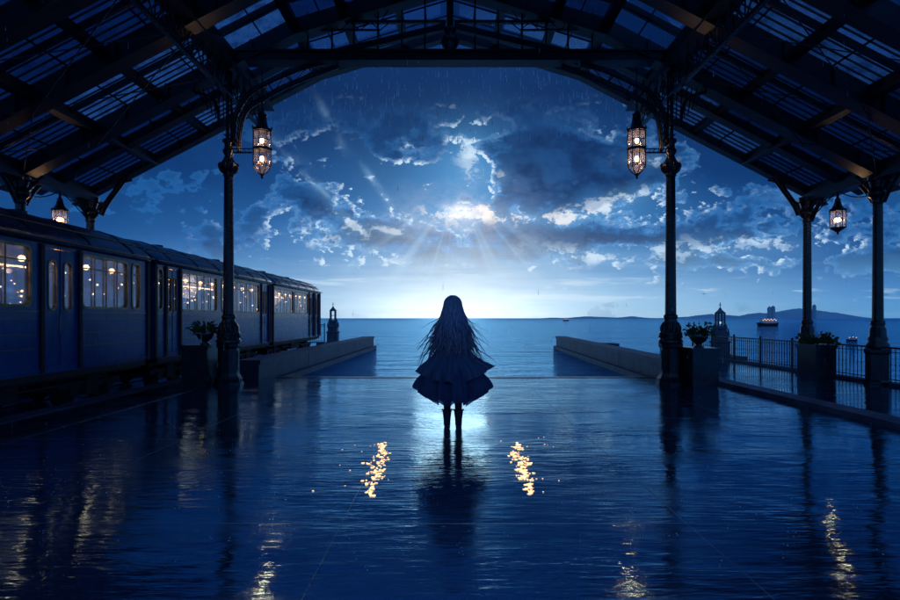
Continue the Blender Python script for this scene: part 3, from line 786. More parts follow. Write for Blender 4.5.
# ================================================================== railway carriages
WB, WT = 1.56, 2.44
def carriage(y0, ln, wins, doors, label, endcap=False):
    """side openings: wins = [(s0, s1, panes)], doors = [(s0, s1)]; s along the car"""
    t = empty('railway_carriage', (-7.40, y0, -0.22), label, 'railway carriage', 'blue railway carriages coupled at the platform')
    Z = 0.22; X = 1.10
    def bd(m, n, mt, p=t): return m.build(n, mt, p, (0,0,Z) if p is t else None)
    holes = [rrect(a,b,WB,WT,0.09) for a,b,_ in wins]
    dh = [[(a,0.60),(b,0.60),(b,2.47),(a,2.47)] for a,b in doors]
    m = MB()
    outer = [(0.06,0.50),(ln-0.06,0.50),(ln-0.06,2.53),(0.06,2.53)]
    holed(m, outer, holes+dh, X, X-0.06)
    holed(m, outer, holes+dh, -X, -X+0.06)
    m.box(-X+0.06, X-0.06, 0.06, 0.12, 0.50, 2.53); m.box(-X+0.06, X-0.06, ln-0.12, ln-0.06, 0.50, 2.53)
    bd(m, 'body', 'carpaint')
    # roof, arched with a lower cornice and end taper
    prof = [(1.10,2.53),(1.17,2.545),(1.19,2.60),(1.16,2.66),(1.08,2.74),(0.98,2.82),(0.90,2.85),(0.88,2.90),(0.74,2.99),(0.5,3.07),(0.25,3.11),(0,3.12)]
    full = prof + [(-x,z) for x,z in prof[-2::-1]]
    m = MB(); vs = []; st = [0.0,0.03,0.12,0.3,ln/3,2*ln/3,ln-0.3,ln-0.12,ln-0.03,ln]
    for s in st:
        e = min(s, ln-s); k = 1-0.10*max(0,1-e/0.3)**2
        for x,z in full: vs.append((x*(1-(1-k)*0.5), s, 2.53+(z-2.53)*k))
    n = len(full); fs = [(i*n+j, i*n+j+1, (i+1)*n+j+1, (i+1)*n+j) for i in range(len(st)-1) for j in range(n-1)]
    m.add(vs, fs, True); m.add(vs[:n], [tuple(range(n))]); m.add(vs[-n:], [tuple(range(n-1,-1,-1))])
    rf = bd(m, 'roof', 'rooftop')
    for k in range(int(ln/1.4)):
        s = 0.7+k*1.4; m = MB(); m.tube([(x*1.004,s,z+0.006) for x,z in full],0.008,4); m.build('roof_seam', 'rooftop', rf)
    m = MB()
    for x,z,w in ((1.195,2.60,0.018),(0.905,2.865,0.014)): m.tube([(x,0.02,z),(x,ln-0.02,z)],w,6)
    m.build('gutter', 'brass', rf)
    for k in range(2):
        m = MB(); s = ln*(0.28+0.44*k); m.lathe([(0.16,3.08),(0.16,3.15),(0.19,3.16),(0.17,3.20),(0.0,3.22)],(0,s,0),12); m.build('roof_vent','rooftop',rf)
    # horizontal trim
    for z,w in ((1.47,0.011),(1.36,0.007),(1.12,0.007),(0.90,0.007),(0.56,0.02)):
        m = MB(); ed = [0.08]+[q for a,b in sorted(doors) for q in (a-0.07,b+0.07)]+[ln-0.08]
        for a,b in zip(ed[0::2], ed[1::2]):
            if b > a: m.beam((X+w*0.5,a,z),(X+w*0.5,b,z),w*1.2,w*1.6)
        bd(m, 'trim_rail', 'brass' if z > 0.6 else 'carpaint')
    # pilasters
    for a,b in doors:
        for s in (a-0.055, b+0.055):
            m = MB(); m.box(X,X+0.035,s-0.04,s+0.04,0.52,2.52); bd(m, 'pilaster', 'under')
    for s in (0.10, ln-0.10):
        m = MB(); m.box(X,X+0.03,s-0.05,s+0.05,0.50,2.53); bd(m, 'pilaster', 'under')
    # windows
    for a,b,n in wins:
        for sd in (1,-1):
            m = MB(); ring(m, rrect(a-0.03,b+0.03,WB-0.03,WT+0.03,0.11), rrect(a+0.012,b-0.012,WB+0.012,WT-0.012,0.085), sd*(X+0.012), sd*(X-0.02))
            for k in range(1,n): s = a+(b-a)*k/n; m.box(min(sd*(X-0.012),sd*(X+0.004)),max(sd*(X-0.012),sd*(X+0.004)),s-0.014,s+0.014,WB+0.01,WT-0.01)
            m.box(min(sd*(X-0.012),sd*(X+0.002)),max(sd*(X-0.012),sd*(X+0.002)),a+0.01,b-0.01,WT-0.22,WT-0.20)
            w = bd(m, 'window', 'brass' if sd > 0 else 'under')
            m = MB(); m.box(min(sd*(X-0.032),sd*(X-0.026)),max(sd*(X-0.032),sd*(X-0.026)),a,b,WB,WT); m.build('pane','pane',w)
    for a,b in doors:
        for sd in (1,-1):
            m = MB(); mid = (a+b)/2; wd = (b-a); xs = (sd*(X-0.012), sd*(X-0.05))
            hs = []
            for c in ((a*0.73+b*0.27),(a*0.27+b*0.73)): hs.append(rrect(c-wd*0.115,c+wd*0.115,1.50,2.28,wd*0.112,6))
            holed(m, [(a+0.004,0.605),(b-0.004,0.605),(b-0.004,2.465),(a+0.004,2.465)], hs, xs[0], xs[1])
            m.beam((xs[0]+sd*0.004,mid,0.62),(xs[0]+sd*0.004,mid,2.45),0.012,0.012,(0,1,0))
            d = bd(m, 'door', 'carpaint')
            for h in hs:
                m = MB(); ys = [p[0] for p in h]; zs = [p[1] for p in h]
                cy0, cz0 = sum(ys)/len(ys), sum(zs)/len(zs)
                ring(m, [(cy0+(p[0]-cy0)*1.22, cz0+(p[1]-cz0)*1.045) for p in h], [(cy0+(p[0]-cy0)*0.95, cz0+(p[1]-cz0)*0.985) for p in h], xs[0]+sd*0.010, xs[0]-sd*0.008)
                m.build('door_window_frame','brass',d)
                m = MB(); m.box(min(xs[0]-sd*0.02,xs[0]-sd*0.024),max(xs[0]-sd*0.02,xs[0]-sd*0.024),min(ys),max(ys),min(zs),max(zs)); m.build('pane','pane',d)
            m = MB(); m.tube([(xs[0]+sd*0.03,mid-0.05,1.15),(xs[0]+sd*0.03,mid-0.05,1.42)],0.010,6); m.build('handle','brass',d)
    # interior
    m = MB(); m.box(-X+0.06,X-0.06,0.12,ln-0.12,0.55,0.60); m.box(-X+0.06,X-0.06,0.12,ln-0.12,2.50,2.52)
    m.box(-X+0.061,X-0.061,0.121,0.15,0.60,2.50); m.box(-X+0.061,X-0.061,ln-0.15,ln-0.121,0.60,2.50); bd(m,'interior_lining','interior')
    random.seed(int(y0*10))
    s = 0.5
    while s < ln-0.9:
        if not any(a-0.35 < s+0.2 < b+0.25 for a,b in doors):
            for sx in (-0.62, 0.62):
                m = MB(); m.box(sx-0.36,sx+0.36,s,s+0.42,0.95,1.06); m.box(sx-0.36,sx+0.36,s+0.40,s+0.48,1.0,1.74); m.box(sx-0.3,sx+0.3,s+0.06,s+0.36,0.60,0.95)
                bd(m,'passenger_seat','seatcloth')
        s += 0.92
    s = 0.45; k = 0
    while s < ln-0.3:
        for sx in (-0.55,0.5):
            m = MB(); m.lathe([(0.0,-0.08),(0.035,-0.07),(0.052,-0.03),(0.038,0.01),(0.015,0.02)],(sx,s+random.uniform(-.05,.05),2.36),10); bd(m,'ceiling_lamp','warmlamp')
            k += 1
        for q in range(8):
            m = MB(); m.sphere((random.choice((-0.95,-0.8,0.3,0.8,0.9)),s+random.uniform(0.0,0.84),random.uniform(1.62,2.3)),random.uniform(0.010,0.021),6,5)
            bd(m,'reading_lamp','warmsmall')
        s += 0.85
    m = MB()
    for sx in (-0.3,0.3): m.tube([(sx,0.2,2.25),(sx,ln-0.2,2.25)],0.014,6)
    s = 0.8
    while s < ln-0.4:
        for sx in (-0.3,0.3): m.tube([(sx,s,0.6),(sx,s,2.5)],0.015,6)
        s += 1.7
    bd(m,'grab_poles','brass')
    point('ceiling_light',(0,ln/2,2.45),22.0,0.3,t)
    m = MB(); m.box(-0.98,-0.94,0.2,ln-0.2,2.36,2.385); bd(m,'light_strip','warmsmall')
    # underframe, bogies
    m = MB(); m.box(-0.95,0.95,0.1,ln-0.1,0.34,0.50); m.box(0.55,0.9,ln*0.42,ln*0.58,0.10,0.34); m.box(0.3,0.8,ln*0.36,ln*0.40,0.05,0.34)
    m.tube([(0.7,ln*0.30,0.2),(0.7,ln*0.36,0.2)],0.12,10); m.box(0.93,0.97,ln*0.22,ln*0.78,0.24,0.27); m.box(1.0,1.10,0.2,ln-0.2,0.40,0.50)
    bd(m,'underframe','under')
    for c in (1.5, ln-1.5):
        m = MB()
        for sx in (-0.72,0.72):
            m.box(sx-0.05,sx+0.05,c-0.95,c+0.95,0.10,0.22); m.box(sx-0.07,sx+0.07,c-0.2,c+0.2,-0.02,0.34)
            for q in (-0.55,0.55): m.box(sx-0.08,sx+0.08,c+q-0.12,c+q+0.12,-0.02,0.14)
        m.box(-0.7,0.7,c-0.15,c+0.15,0.12,0.34)
        bg = bd(m,'bogie','under')
        for q in (-0.55,0.55):
            m = MB(); 
            for sx in (-0.59,0.59):
                vs=[]; nn=20
                for xx in (sx-0.05,sx+0.05):
                    for j in range(nn): a=2*pi*j/nn; vs.append((xx,c+q+cos(a)*0.29,0.07+sin(a)*0.29))
                m.add(vs,[tuple(range(nn)),tuple(range(2*nn-1,nn-1,-1))]+[(j,(j+1)%nn,nn+(j+1)%nn,nn+j) for j in range(nn)])
            m.tube([(-0.6,c+q,0.07),(0.6,c+q,0.07)],0.05,8)
            m.build('wheelset','under',bg)
    # gangway
    if not endcap:
        m = MB()
        for k in range(3):
            a = ln-0.06+k*0.05; m.box(-0.98+0.03*(k%2),0.98-0.03*(k%2),a,a+0.05,0.55,2.62)
        bd(m,'gangway','under')
    else:
        m = MB(); m.box(-0.35,0.35,ln-0.06,ln+0.02,0.6,2.3); m.box(-1.0,1.0,ln-0.06,ln+0.04,0.42,0.5)
        for sx in (-0.7,0.7): m.tube([(sx,ln,0.4),(sx,ln+0.3,0.4)],0.05,8); m.lathe([(0.0,0),(0.13,0),(0.13,0.03),(0,0.03)],(sx,ln+0.3,0.4),10)
        bd(m,'end_door','under')
    return t
carriage(4.10, 8.50, [(0.2,0.7,1),(1.9,4.90,6),(6.18,7.62,4),(7.80,8.08,1)], [(0.85,1.7),(5.20,6.04)],
         'nearest blue railway carriage with an oval-windowed double door, at the left edge')
carriage(12.72, 8.45, [(0.20,0.42,1),(1.38,3.50,5),(3.85,7.10,8)], [(0.62,1.22),(7.35,8.05)],
         'middle blue railway carriage behind the left planter, between two couplings')
carriage(21.25, 7.9, [(0.25,2.9,6),(3.15,5.4,5)], [(5.65,6.35),(6.75,7.4)],
         'farthest blue railway carriage, its end facing the sea', True)

# ================================================================== planters
def leaves(m, c, rx, rz, n, seed, sz=0.06):
    rnd = random.Random(seed)
    for i in range(n):
        a = rnd.uniform(0,2*pi); e = rnd.uniform(-0.15,1.0); rr_ = rnd.uniform(0.25,1.0)**0.6*(0.8+0.35*sin(a*3+seed))
        p = Vector((c[0]+cos(a)*rx*rr_*sqrt(max(0,1-e*e*0.8)), c[1]+sin(a)*rx*rr_*sqrt(max(0,1-e*e*0.8)), c[2]+rz*e*rr_))
        d = Vector((cos(a)*rnd.uniform(0.3,1),sin(a)*rnd.uniform(0.3,1),rnd.uniform(0.0,1.2))).normalized()
        s = d.cross(Vector((rnd.uniform(-1,1),rnd.uniform(-1,1),rnd.uniform(-.3,.3)))).normalized(); l = sz*rnd.uniform(0.7,1.5); w = l*0.26
        b = p+d*l; q = p+d*l*0.5+Vector((0,0,l*0.12))
        m.add([p, q+s*w, b-Vector((0,0,l*0.15)), q-s*w],[(0,1,2),(0,2,3)])
def planter(x0,x1,y0,y1,h,label,urn=True,seed=1):
    cx, cyy = (x0+x1)/2,(y0+y1)/2; hx, hy = (x1-x0)/2,(y1-y0)/2
    t = empty('planter_box',(cx,cyy,0),label,'planter','square dark stone planter boxes')
    m = MB(); m.box(-hx+0.02,hx-0.02,-hy+0.02,hy-0.02,0.0,0.06); m.box(-hx,hx,-hy,hy,0.06,h-0.07); m.box(-hx-0.02,hx+0.02,-hy-0.02,hy+0.02,h-0.07,h)
    for s in (-1,1):
        m.box(-hx+0.05,hx-0.05,s*hy-0.006 if s<0 else s*hy,s*hy if s<0 else s*hy+0.006,h-0.14,h-0.12)
    m.build('box','stone_dark',t)
    return t
def urn(x,y,z,label,seed):
    t = empty('potted_plant',(x,y,z),label,'potted plant','leafy urns standing on the planter boxes')
    m = MB(); m.lathe([(0.10,0),(0.10,0.02),(0.05,0.05),(0.07,0.08),(0.14,0.13),(0.175,0.20),(0.19,0.225),(0.17,0.23),(0.15,0.21)],n=18); m.build('urn','stone_dark',t)
    m = MB(); m.lathe([(0.0,0.215),(0.16,0.215)],n=14); m.build('soil','soil',t)
    m = MB(); leaves(m,(0,0,0.24),0.27,0.24,420,seed,0.075); m.build('foliage','leaf',t)
planter(-5.42,-4.90,12.1,12.78,0.82,'square dark planter box beside the left front column')
urn(-5.05,12.38,0.82,'leafy urn on the planter box beside the left front column',3)
planter(4.76,5.27,11.75,12.42,0.78,'square dark planter box beside the right front column')
urn(4.98,12.02,0.78,'leafy urn on the planter box beside the right front column',8)
planter(8.05,8.50,13.2,13.9,0.78,'square dark planter box by the right railing, overflowing with leaves')
t = empty('shrub',(8.27,13.5,0.78),'bushy green shrub filling the planter by the right railing','shrub')
m = MB(); leaves(m,(0,0,0.02),0.40,0.22,520,5,0.085); m.build('foliage','leaf',t)
m = MB()
for a in range(7): m.tube([(0,0,0),(cos(a)*0.15,sin(a)*0.15,0.15)],[0.012,0.005],5)
m.build('stem','soil',t)

# ================================================================== railings
def railing(p0, p1, h, label, sp=0.125):
    a = Vector((*p0,0)); b = Vector((*p1,0)); L_ = (b-a).length; d = (b-a)/L_
    t = empty('iron_railing', tuple((a+b)/2), label, 'railing', 'black iron railings along the waterside')
    off = -(L_/2)*d
    for z,w in ((h,0.045),(h-0.09,0.02),(0.12,0.025)):
        m = MB(); m.beam(off+Vector((0,0,z)), -off+Vector((0,0,z)), w, w*0.8); m.build('rail','iron',t)
    m = MB(); m.beam(off+Vector((0,0,0.03)), -off+Vector((0,0,0.03)), 0.22, 0.06); m.build('base_kerb','stone',t)
    n = max(1, int(L_/1.6)); post = None; bal = None
    for k in range(n+1):
        p = off + d*(L_*k/n)
        if post is None:
            m = MB(); m.beam((0,0,0.06),(0,0,h+0.03),0.045,0.045,(0,1,0)); m.sphere((0,0,h+0.06),0.035,8,6); post = m.build('post','iron',t); o = post
        else: o = post.copy(); COL.objects.link(o)
        o.location = p
    nb_ = int(L_/sp)
    for k in range(nb_):
        p = off + d*(L_*(k+0.5)/nb_)
        if bal is None:
            m = MB(); m.tube([(0,0,0.06),(0,0,h-0.02)],0.010,5,False); m.sphere((0,0,h*0.55),0.02,6,4); bal = m.build('baluster','iron',t); o = bal
        else: o = bal.copy(); COL.objects.link(o)
        o.location = p
    return t
railing((8.98,10.9),(8.98,22.2),0.76,'long black iron railing along the right side of the walk')
railing((-6.9,33.0),(-7.9,33.0),1.0,'short pale blue railing between the last carriage and the left monument')

# ================================================================== monuments
def monument(x, y, s, label):
    t = empty('stone_monument',(x,y,0),label,'monument','small tiered stone monuments with open lantern tops')
    def sq(prof, n=4): 
        m = MB(); m.lathe([(r*s*1.414*0.78,z*s) for r,z in prof],n=n,sm=False,rot=pi/4 if n==4 else 0); return m
    sq([(0.40,-0.3),(0.40,0.06),(0.36,0.08),(0.36,0.52),(0.40,0.55),(0.40,0.60),(0.33,0.62)]).build('plinth','monument',t)
    m = sq([(0.31,0.62),(0.31,0.80),(0.35,0.83),(0.35,0.88),(0.26,0.92),(0.24,1.08),(0.28,1.11),(0.28,1.16),(0.20,1.20)])
    for sx in (-1,1):
        for sy in (-1,1): m.lathe([(0.05*s,0),(0.06*s,0.10*s),(0.03*s,0.16*s),(0.045*s,0.2*s),(0,0.27*s)],(sx*0.23*s,sy*0.23*s,0.86*s),8)
        for sy in (-1,1): m.lathe([(0.04*s,0),(0.05*s,0.08*s),(0.02*s,0.13*s),(0,0.2*s)],(sx*0.17*s,sy*0.17*s,1.14*s),8)
    m.build('tier','monument',t)
    m = MB()
    for sx in (-1,1):
        for sy in (-1,1): m.beam((sx*0.125*s,sy*0.125*s,1.2*s),(sx*0.125*s,sy*0.125*s,1.72*s),0.06*s,0.06*s,(0,1,0))
    m.box(-0.17*s,0.17*s,-0.17*s,0.17*s,1.18*s,1.23*s); m.box(-0.16*s,0.16*s,-0.16*s,0.16*s,1.72*s,1.77*s)
    for sy in (-1,1): m.beam((-0.15*s,sy*0.15*s,1.48*s),(0.15*s,sy*0.15*s,1.48*s),0.03*s,0.03*s)
    m.build('open_lantern','monument',t)
    m = MB(); m.sphere((0,0,1.36*s),0.05*s,8,6); m.build('lamp','coollight',t)
    m = sq([(0.20,1.77),(0.15,1.82),(0.07,1.90),(0.05,1.95),(0.02,1.99)])
    m.beam((0,0,1.97*s),(0,0,2.2*s),0.025*s,0.025*s,(0,1,0)); m.beam((-0.05*s,0,2.10*s),(0.05*s,0,2.10*s),0.022*s,0.022*s); m.build('finial','monument',t)
monument(-6.55, 33.6, 1.02, 'small tiered stone monument at the end of the left quay beyond the carriages')
m = MB(); m.box(-7.4,-5.9,33.2,34.4,-1.5,-0.02); struct('quay_end_pavement', m, 'stone')
monument(9.86, 21.9, 0.88, 'small tiered stone monument behind the corner of the right railing')
m = MB(); m.box(9.35,10.5,21.2,22.6,-1.5,0.0); struct('walk_corner_pavement', m, 'stone')
t = empty('mooring_block',(7.42,28.6,-0.25),'low pale concrete block in the water behind the right sea wall','mooring block')
m = MB(); m.box(-0.50,0.46,-0.5,0.5,-0.4,0.28); m.build('block','stone',t)
m = MB(); m.box(-0.55,0.50,-0.55,0.55,0.28,0.42); m.build('cap','stone',t)

# ================================================================== boats, far shore
def X_(x, Y): return (x-450)*Y/600.0
def boat(x, Y, L_, kind, label):
    t = empty('boat' if kind else 'ferry',(X_(x,Y),Y,-0.25),label,'boat')
    h = L_*0.13
    m = MB(); n = 9; vs = []
    for i in range(n):
        f = i/(n-1); xx = -L_/2+L_*f; w = 0.16*L_*(sin(pi*min(1,0.12+f*0.9))**0.5 if f < 0.999 else 0.05); up = h*(1+0.35*abs(2*f-1)**2)
        vs += [(xx,-w,up),(xx*0.93,-w*0.5,-0.05),(xx*0.93,w*0.5,-0.05),(xx,w,up)]
    fs = []
    for i in range(n-1):
        a = i*4; b = a+4; fs += [(a,a+1,b+1,b),(a+1,a+2,b+2,b+1),(a+2,a+3,b+3,b+2),(a+3,a,b,b+3)]
    fs += [(0,3,2,1),(n*4-4,n*4-3,n*4-2,n*4-1)]
    m.add(vs,fs); m.build('hull','hull',t)
    m = MB()
    if kind:
        m.box(-L_*0.12,L_*0.2,-L_*0.08,L_*0.08,h,h+L_*0.16); m.box(-L_*0.15,L_*0.23,-L_*0.1,L_*0.1,h+L_*0.16,h+L_*0.19)
    else:
        m.box(-L_*0.36,L_*0.34,-L_*0.1,L_*0.1,h,h+L_*0.10); m.box(-L_*0.26,L_*0.16,-L_*0.08,L_*0.08,h+L_*0.10,h+L_*0.19)
    m.build('cabin','white_paint',t)
    m = MB(); m.beam((0,0,h+L_*0.18),(0,0,h+L_*(0.55 if kind else 0.34)),L_*0.02,L_*0.02,(0,1,0)); m.beam((-L_*0.12,0,h+L_*0.3),(L_*0.12,0,h+L_*0.3),L_*0.012,L_*0.012); m.build('mast','iron',t)
    m = MB()
    for k in range(3 if kind else 9):
        m.sphere((-L_*0.3+L_*0.6*k/(2 if kind else 8),-L_*0.14,h+L_*(0.20 if kind else 0.15)+ (k%2)*L_*0.05),L_*(0.035 if kind else 0.022),6,4)
    m.build('deck_lights','boatlight',t)
boat(768, 118, 4.2, 0, 'larger ship with a row of warm deck lights below the far hills')
boat(852, 42, 0.78, 1, 'small fishing boat with one warm lamp, nearest boat on the right')
boat(566, 330, 3.4, 0, 'tiny dark ship on the horizon right of the girl')
# hills
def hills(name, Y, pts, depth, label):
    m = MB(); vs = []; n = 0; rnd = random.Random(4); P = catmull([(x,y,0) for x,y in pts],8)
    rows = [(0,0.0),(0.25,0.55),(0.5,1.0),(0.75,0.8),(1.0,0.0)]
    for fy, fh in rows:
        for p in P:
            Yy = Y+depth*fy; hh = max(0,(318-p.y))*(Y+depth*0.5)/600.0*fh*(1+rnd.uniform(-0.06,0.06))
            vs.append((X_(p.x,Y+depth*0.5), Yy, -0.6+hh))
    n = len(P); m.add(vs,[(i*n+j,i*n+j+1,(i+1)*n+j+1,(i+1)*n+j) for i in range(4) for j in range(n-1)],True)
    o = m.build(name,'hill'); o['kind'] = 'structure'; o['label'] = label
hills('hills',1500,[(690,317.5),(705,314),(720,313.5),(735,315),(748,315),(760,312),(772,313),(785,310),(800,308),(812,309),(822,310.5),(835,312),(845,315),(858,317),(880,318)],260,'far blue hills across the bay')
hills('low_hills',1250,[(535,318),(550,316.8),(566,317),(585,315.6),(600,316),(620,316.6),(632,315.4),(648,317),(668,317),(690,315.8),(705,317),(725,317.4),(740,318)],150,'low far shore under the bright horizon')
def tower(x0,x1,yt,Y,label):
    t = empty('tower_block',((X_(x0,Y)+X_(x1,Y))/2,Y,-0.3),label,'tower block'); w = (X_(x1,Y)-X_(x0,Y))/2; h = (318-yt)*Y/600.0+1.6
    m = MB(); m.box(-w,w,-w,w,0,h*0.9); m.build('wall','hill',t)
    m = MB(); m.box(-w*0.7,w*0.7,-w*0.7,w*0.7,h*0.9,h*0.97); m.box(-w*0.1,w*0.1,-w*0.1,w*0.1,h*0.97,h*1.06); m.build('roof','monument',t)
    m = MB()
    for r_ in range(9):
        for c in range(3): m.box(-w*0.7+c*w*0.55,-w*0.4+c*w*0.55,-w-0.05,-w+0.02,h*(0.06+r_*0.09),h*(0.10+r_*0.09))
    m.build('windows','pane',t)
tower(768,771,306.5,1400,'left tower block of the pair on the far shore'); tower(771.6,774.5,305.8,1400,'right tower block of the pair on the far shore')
tower(813,815.5,304.5,1400,'single tall tower block on the far shore behind the slim column')
# birds
def bird(x,y,Y,s,label):
    p = ((x-450)*Y/600.0,Y,EYE+(318-y)*Y/600.0); t = empty('seabird',p,label,'bird')
    m = MB(); m.tube([(0,0.5*s,0),(0,0.3*s,0),(0,0,0),(0,-0.3*s,0.0),(0,-0.45*s,0.02)],[0.02*s,0.08*s,0.11*s,0.06*s,0.02*s],8)
    for sg in (-1,1):
        vs = [(sg*0.05*s,0.15*s,0.02*s),(sg*0.5*s,0.22*s,0.24*s),(sg*1.05*s,-0.05*s,0.10*s),(sg*0.5*s,-0.02*s,0.23*s),(sg*0.05*s,-0.15*s,0.02*s)]
        m.add(vs+[(a,b,c-0.03*s) for a,b,c in vs],[(0,1,3,4),(1,2,3),(5,9,8,6),(6,8,7),(0,5,6,1),(1,6,7,2),(2,7,8,3),(3,8,9,4)])
    m.build('body','hull',t)
bird(704,294,30,0.17,'dark seabird gliding above the horizon near the right monument')
bird(886,295,30,0.09,'tiny dark seabird at the far right beside the outer column')

# ================================================================== the girl
GX, GY = 0.035, 7.5
girl = empty('person',(GX,GY,0),'girl from behind with long loose hair, dark tiered dress and boots on wet floor','person')
# continuous body by skin modifier
jn = {'pelvis':(0,0,0.88,0.115),'belly':(0,0,0.99,0.10),'chest':(0,-0.01,1.16,0.115),'neckb':(0,0.0,1.32,0.055),'neck':(0,0.01,1.39,0.045),'head':(0,0.02,1.47,0.085),'crown':(0,0.02,1.555,0.088)}
names = list(jn); vs = [jn[n][:3] for n in names]; rs = [jn[n][3] for n in names]; ed = [(i,i+1) for i in range(len(names)-1)]
def chain(start, pts):
    prev = start
    for p in pts:
        vs.append(p[:3]); rs.append(p[3]); ed.append((prev,len(vs)-1)); prev = len(vs)-1
    return prev
for sg in (-1,1):
    ank = chain(0,[(sg*0.085,0,0.80,0.09),(sg*0.075,0.01,0.50,0.058),(sg*0.070,-0.01,0.34,0.055),(sg*0.070,0,0.11,0.036),(sg*0.072,0.01,0.055,0.038),(sg*0.078,0.12,0.035,0.028)])
    wrist = chain(2,[(sg*0.145,0,1.27,0.045),(sg*0.155,0.05,1.04,0.034),(sg*0.13,0.16,0.98,0.028),(sg*0.06,0.21,0.97,0.024),(sg*0.02,0.225,0.965,0.026)])
    for k,(dz_,l) in enumerate(((0.024,0.05),(0.010,0.058),(-0.004,0.055),(-0.018,0.045))):
        chain(wrist,[(sg*0.005,0.235,0.965+dz_,0.0085),(-sg*0.02,0.245,0.960+dz_,0.008),(-sg*(l*0.8),0.24,0.945+dz_,0.007)])
    chain(wrist,[(sg*0.03,0.24,1.0,0.009),(sg*0.012,0.25,1.02,0.008)])
me = bpy.data.meshes.new('body'); me.from_pydata(vs,ed,[]); me.materials.append(M['stocking'])
body = bpy.data.objects.new('body',me); COL.objects.link(body); body.parent = girl
md = body.modifiers.new('Skin','SKIN')
for i,r_ in enumerate(rs): me.skin_vertices[0].data[i].radius = (r_,r_)
me.skin_vertices[0].data[0].use_root = True
md.use_smooth_shade = True
body.modifiers.new('Subsurf','SUBSURF').levels = 1; body.modifiers['Subsurf'].render_levels = 2
# head with a face (looking out to sea)
m = MB(); m.sphere((0,0.02,1.515),0.10,20,16,0.82,0.98,1.16)
m.tube([(0,0.105,1.52),(0,0.128,1.495),(0,0.112,1.487)],[0.010,0.014,0.008],6)
for sg in (-1,1):
    m.sphere((sg*0.082,0.02,1.51),0.022,8,6,0.4,0.8,1.3); m.sphere((sg*0.032,0.105,1.525),0.012,8,6,1,0.5,0.6)
m.sphere((0,0.106,1.462),0.018,8,6,1.1,0.5,0.35)
m.build('head','skin',girl)
# boots
for sg in (-1,1):
    m = MB(); x = sg*0.072
    m.tube([(x,0.0,0.03),(x,0,0.10),(x,-0.005,0.20),(x,-0.005,0.235)],[0.042,0.044,0.056,0.060],12)
    m.tube([(x,-0.045,0.038),(x,0.0,0.045),(x+sg*0.004,0.09,0.038),(x+sg*0.008,0.15,0.030)],[0.036,0.043,0.040,0.022],12,True,0.8)
    m.box(x-0.03,x+0.03,-0.07,-0.01,0,0.03); m.box(x-0.036,x+0.040,0.02,0.15,0,0.012)
    m.tube([(x-0.06,-0.005,0.225)]+[(x+cos(a)*0.062,-0.005+sin(a)*0.062,0.225) for a in [pi+2*pi*k/12 for k in range(13)]],0.010,5)
    m.build('boot','boot',girl)
# dress: bodice and two billowing tiers
def ruffle(name, mat, prof, hemfun, folds, amp, seed, na=220, solid=0.004):
    """prof: list of (t, radius, z); hemfun(angle, t) -> (dr, dz)"""
    rnd = random.Random(seed); ph = [rnd.uniform(0,2*pi) for _ in range(6)]
    m = MB(); vs = []; P = catmull([(r_,z,0) for r_,z in prof],5); k = len(P)
    for i,p in enumerate(P):
        t_ = i/(k-1)
        for j in range(na):
            a = 2*pi*j/na
            w = sin(a*folds+ph[0]+1.4*sin(a*3+ph[1]))*0.6 + sin(a*(folds*0.53)+ph[2])*0.5 + 0.35*sin(a*folds*2.1+ph[3]+2*sin(a*2+ph[4]))
            dr, dz_ = hemfun(a,t_); R = p.x*(1+amp*w*t_**1.3) + dr
            vs.append((cos(a)*R, sin(a)*R*0.86, p.y + dz_ + 0.040*w*t_**3))
    m.add(vs,[(i*na+j,i*na+(j+1)%na,(i+1)*na+(j+1)%na,(i+1)*na+j) for i in range(k-1) for j in range(na)],True)
    o = m.build(name,mat,girl); s = o.modifiers.new('Solidify','SOLIDIFY'); s.thickness = solid
    return o
m = MB()
na = 28; vsb = []; pr = [(0.118,0.90),(0.122,0.97),(0.105,1.03),(0.115,1.10),(0.135,1.18),(0.15,1.26),(0.14,1.32),(0.075,1.36),(0.05,1.375)]
for r_,z in pr:
    for j in range(na): a = 2*pi*j/na; vsb.append((cos(a)*r_*1.08, sin(a)*r_*0.78, z))
m.add(vsb,[(i*na+j,i*na+(j+1)%na,(i+1)*na+(j+1)%na,(i+1)*na+j) for i in range(len(pr)-1) for j in range(na)],True)
for sg in (-1,1):
    m.tube(catmull([(sg*0.13,0,1.29),(sg*0.165,0.01,1.17),(sg*0.165,0.05,1.04),(sg*0.13,0.16,0.985),(sg*0.09,0.19,0.975)],5),[0.055]*6+[0.048]*5+[0.045]*6+[0.04]*4,12)
m.build('bodice','dress',girl)
side = lambda a: abs(cos(a))
ruffle('skirt_tier','dress',[(0.12,1.06),(0.17,1.00),(0.235,0.91),(0.32,0.81),(0.40,0.725),(0.425,0.66)],
       lambda a,t: (0.02*t*sin(a*2+0.5), (0.055*side(a)**4 - 0.10*(1-side(a)))*t**2), 11, 0.19, 2)
ruffle('underskirt_tier','chiffon',[(0.14,0.95),(0.24,0.82),(0.34,0.70),(0.42,0.60),(0.455,0.50),(0.435,0.44)],
       lambda a,t: (0.0, (0.03*side(a)**3 - 0.11*(1-side(a)**2))*t**3), 14, 0.17, 7)
ruffle('underskirt_tier','chiffon',[(0.13,0.80),(0.24,0.68),(0.33,0.55),(0.37,0.45),(0.345,0.38)],
       lambda a,t: (0.0, (0.02*side(a)**3 - 0.04*(1-side(a)**2))*t**3), 16, 0.20, 12)
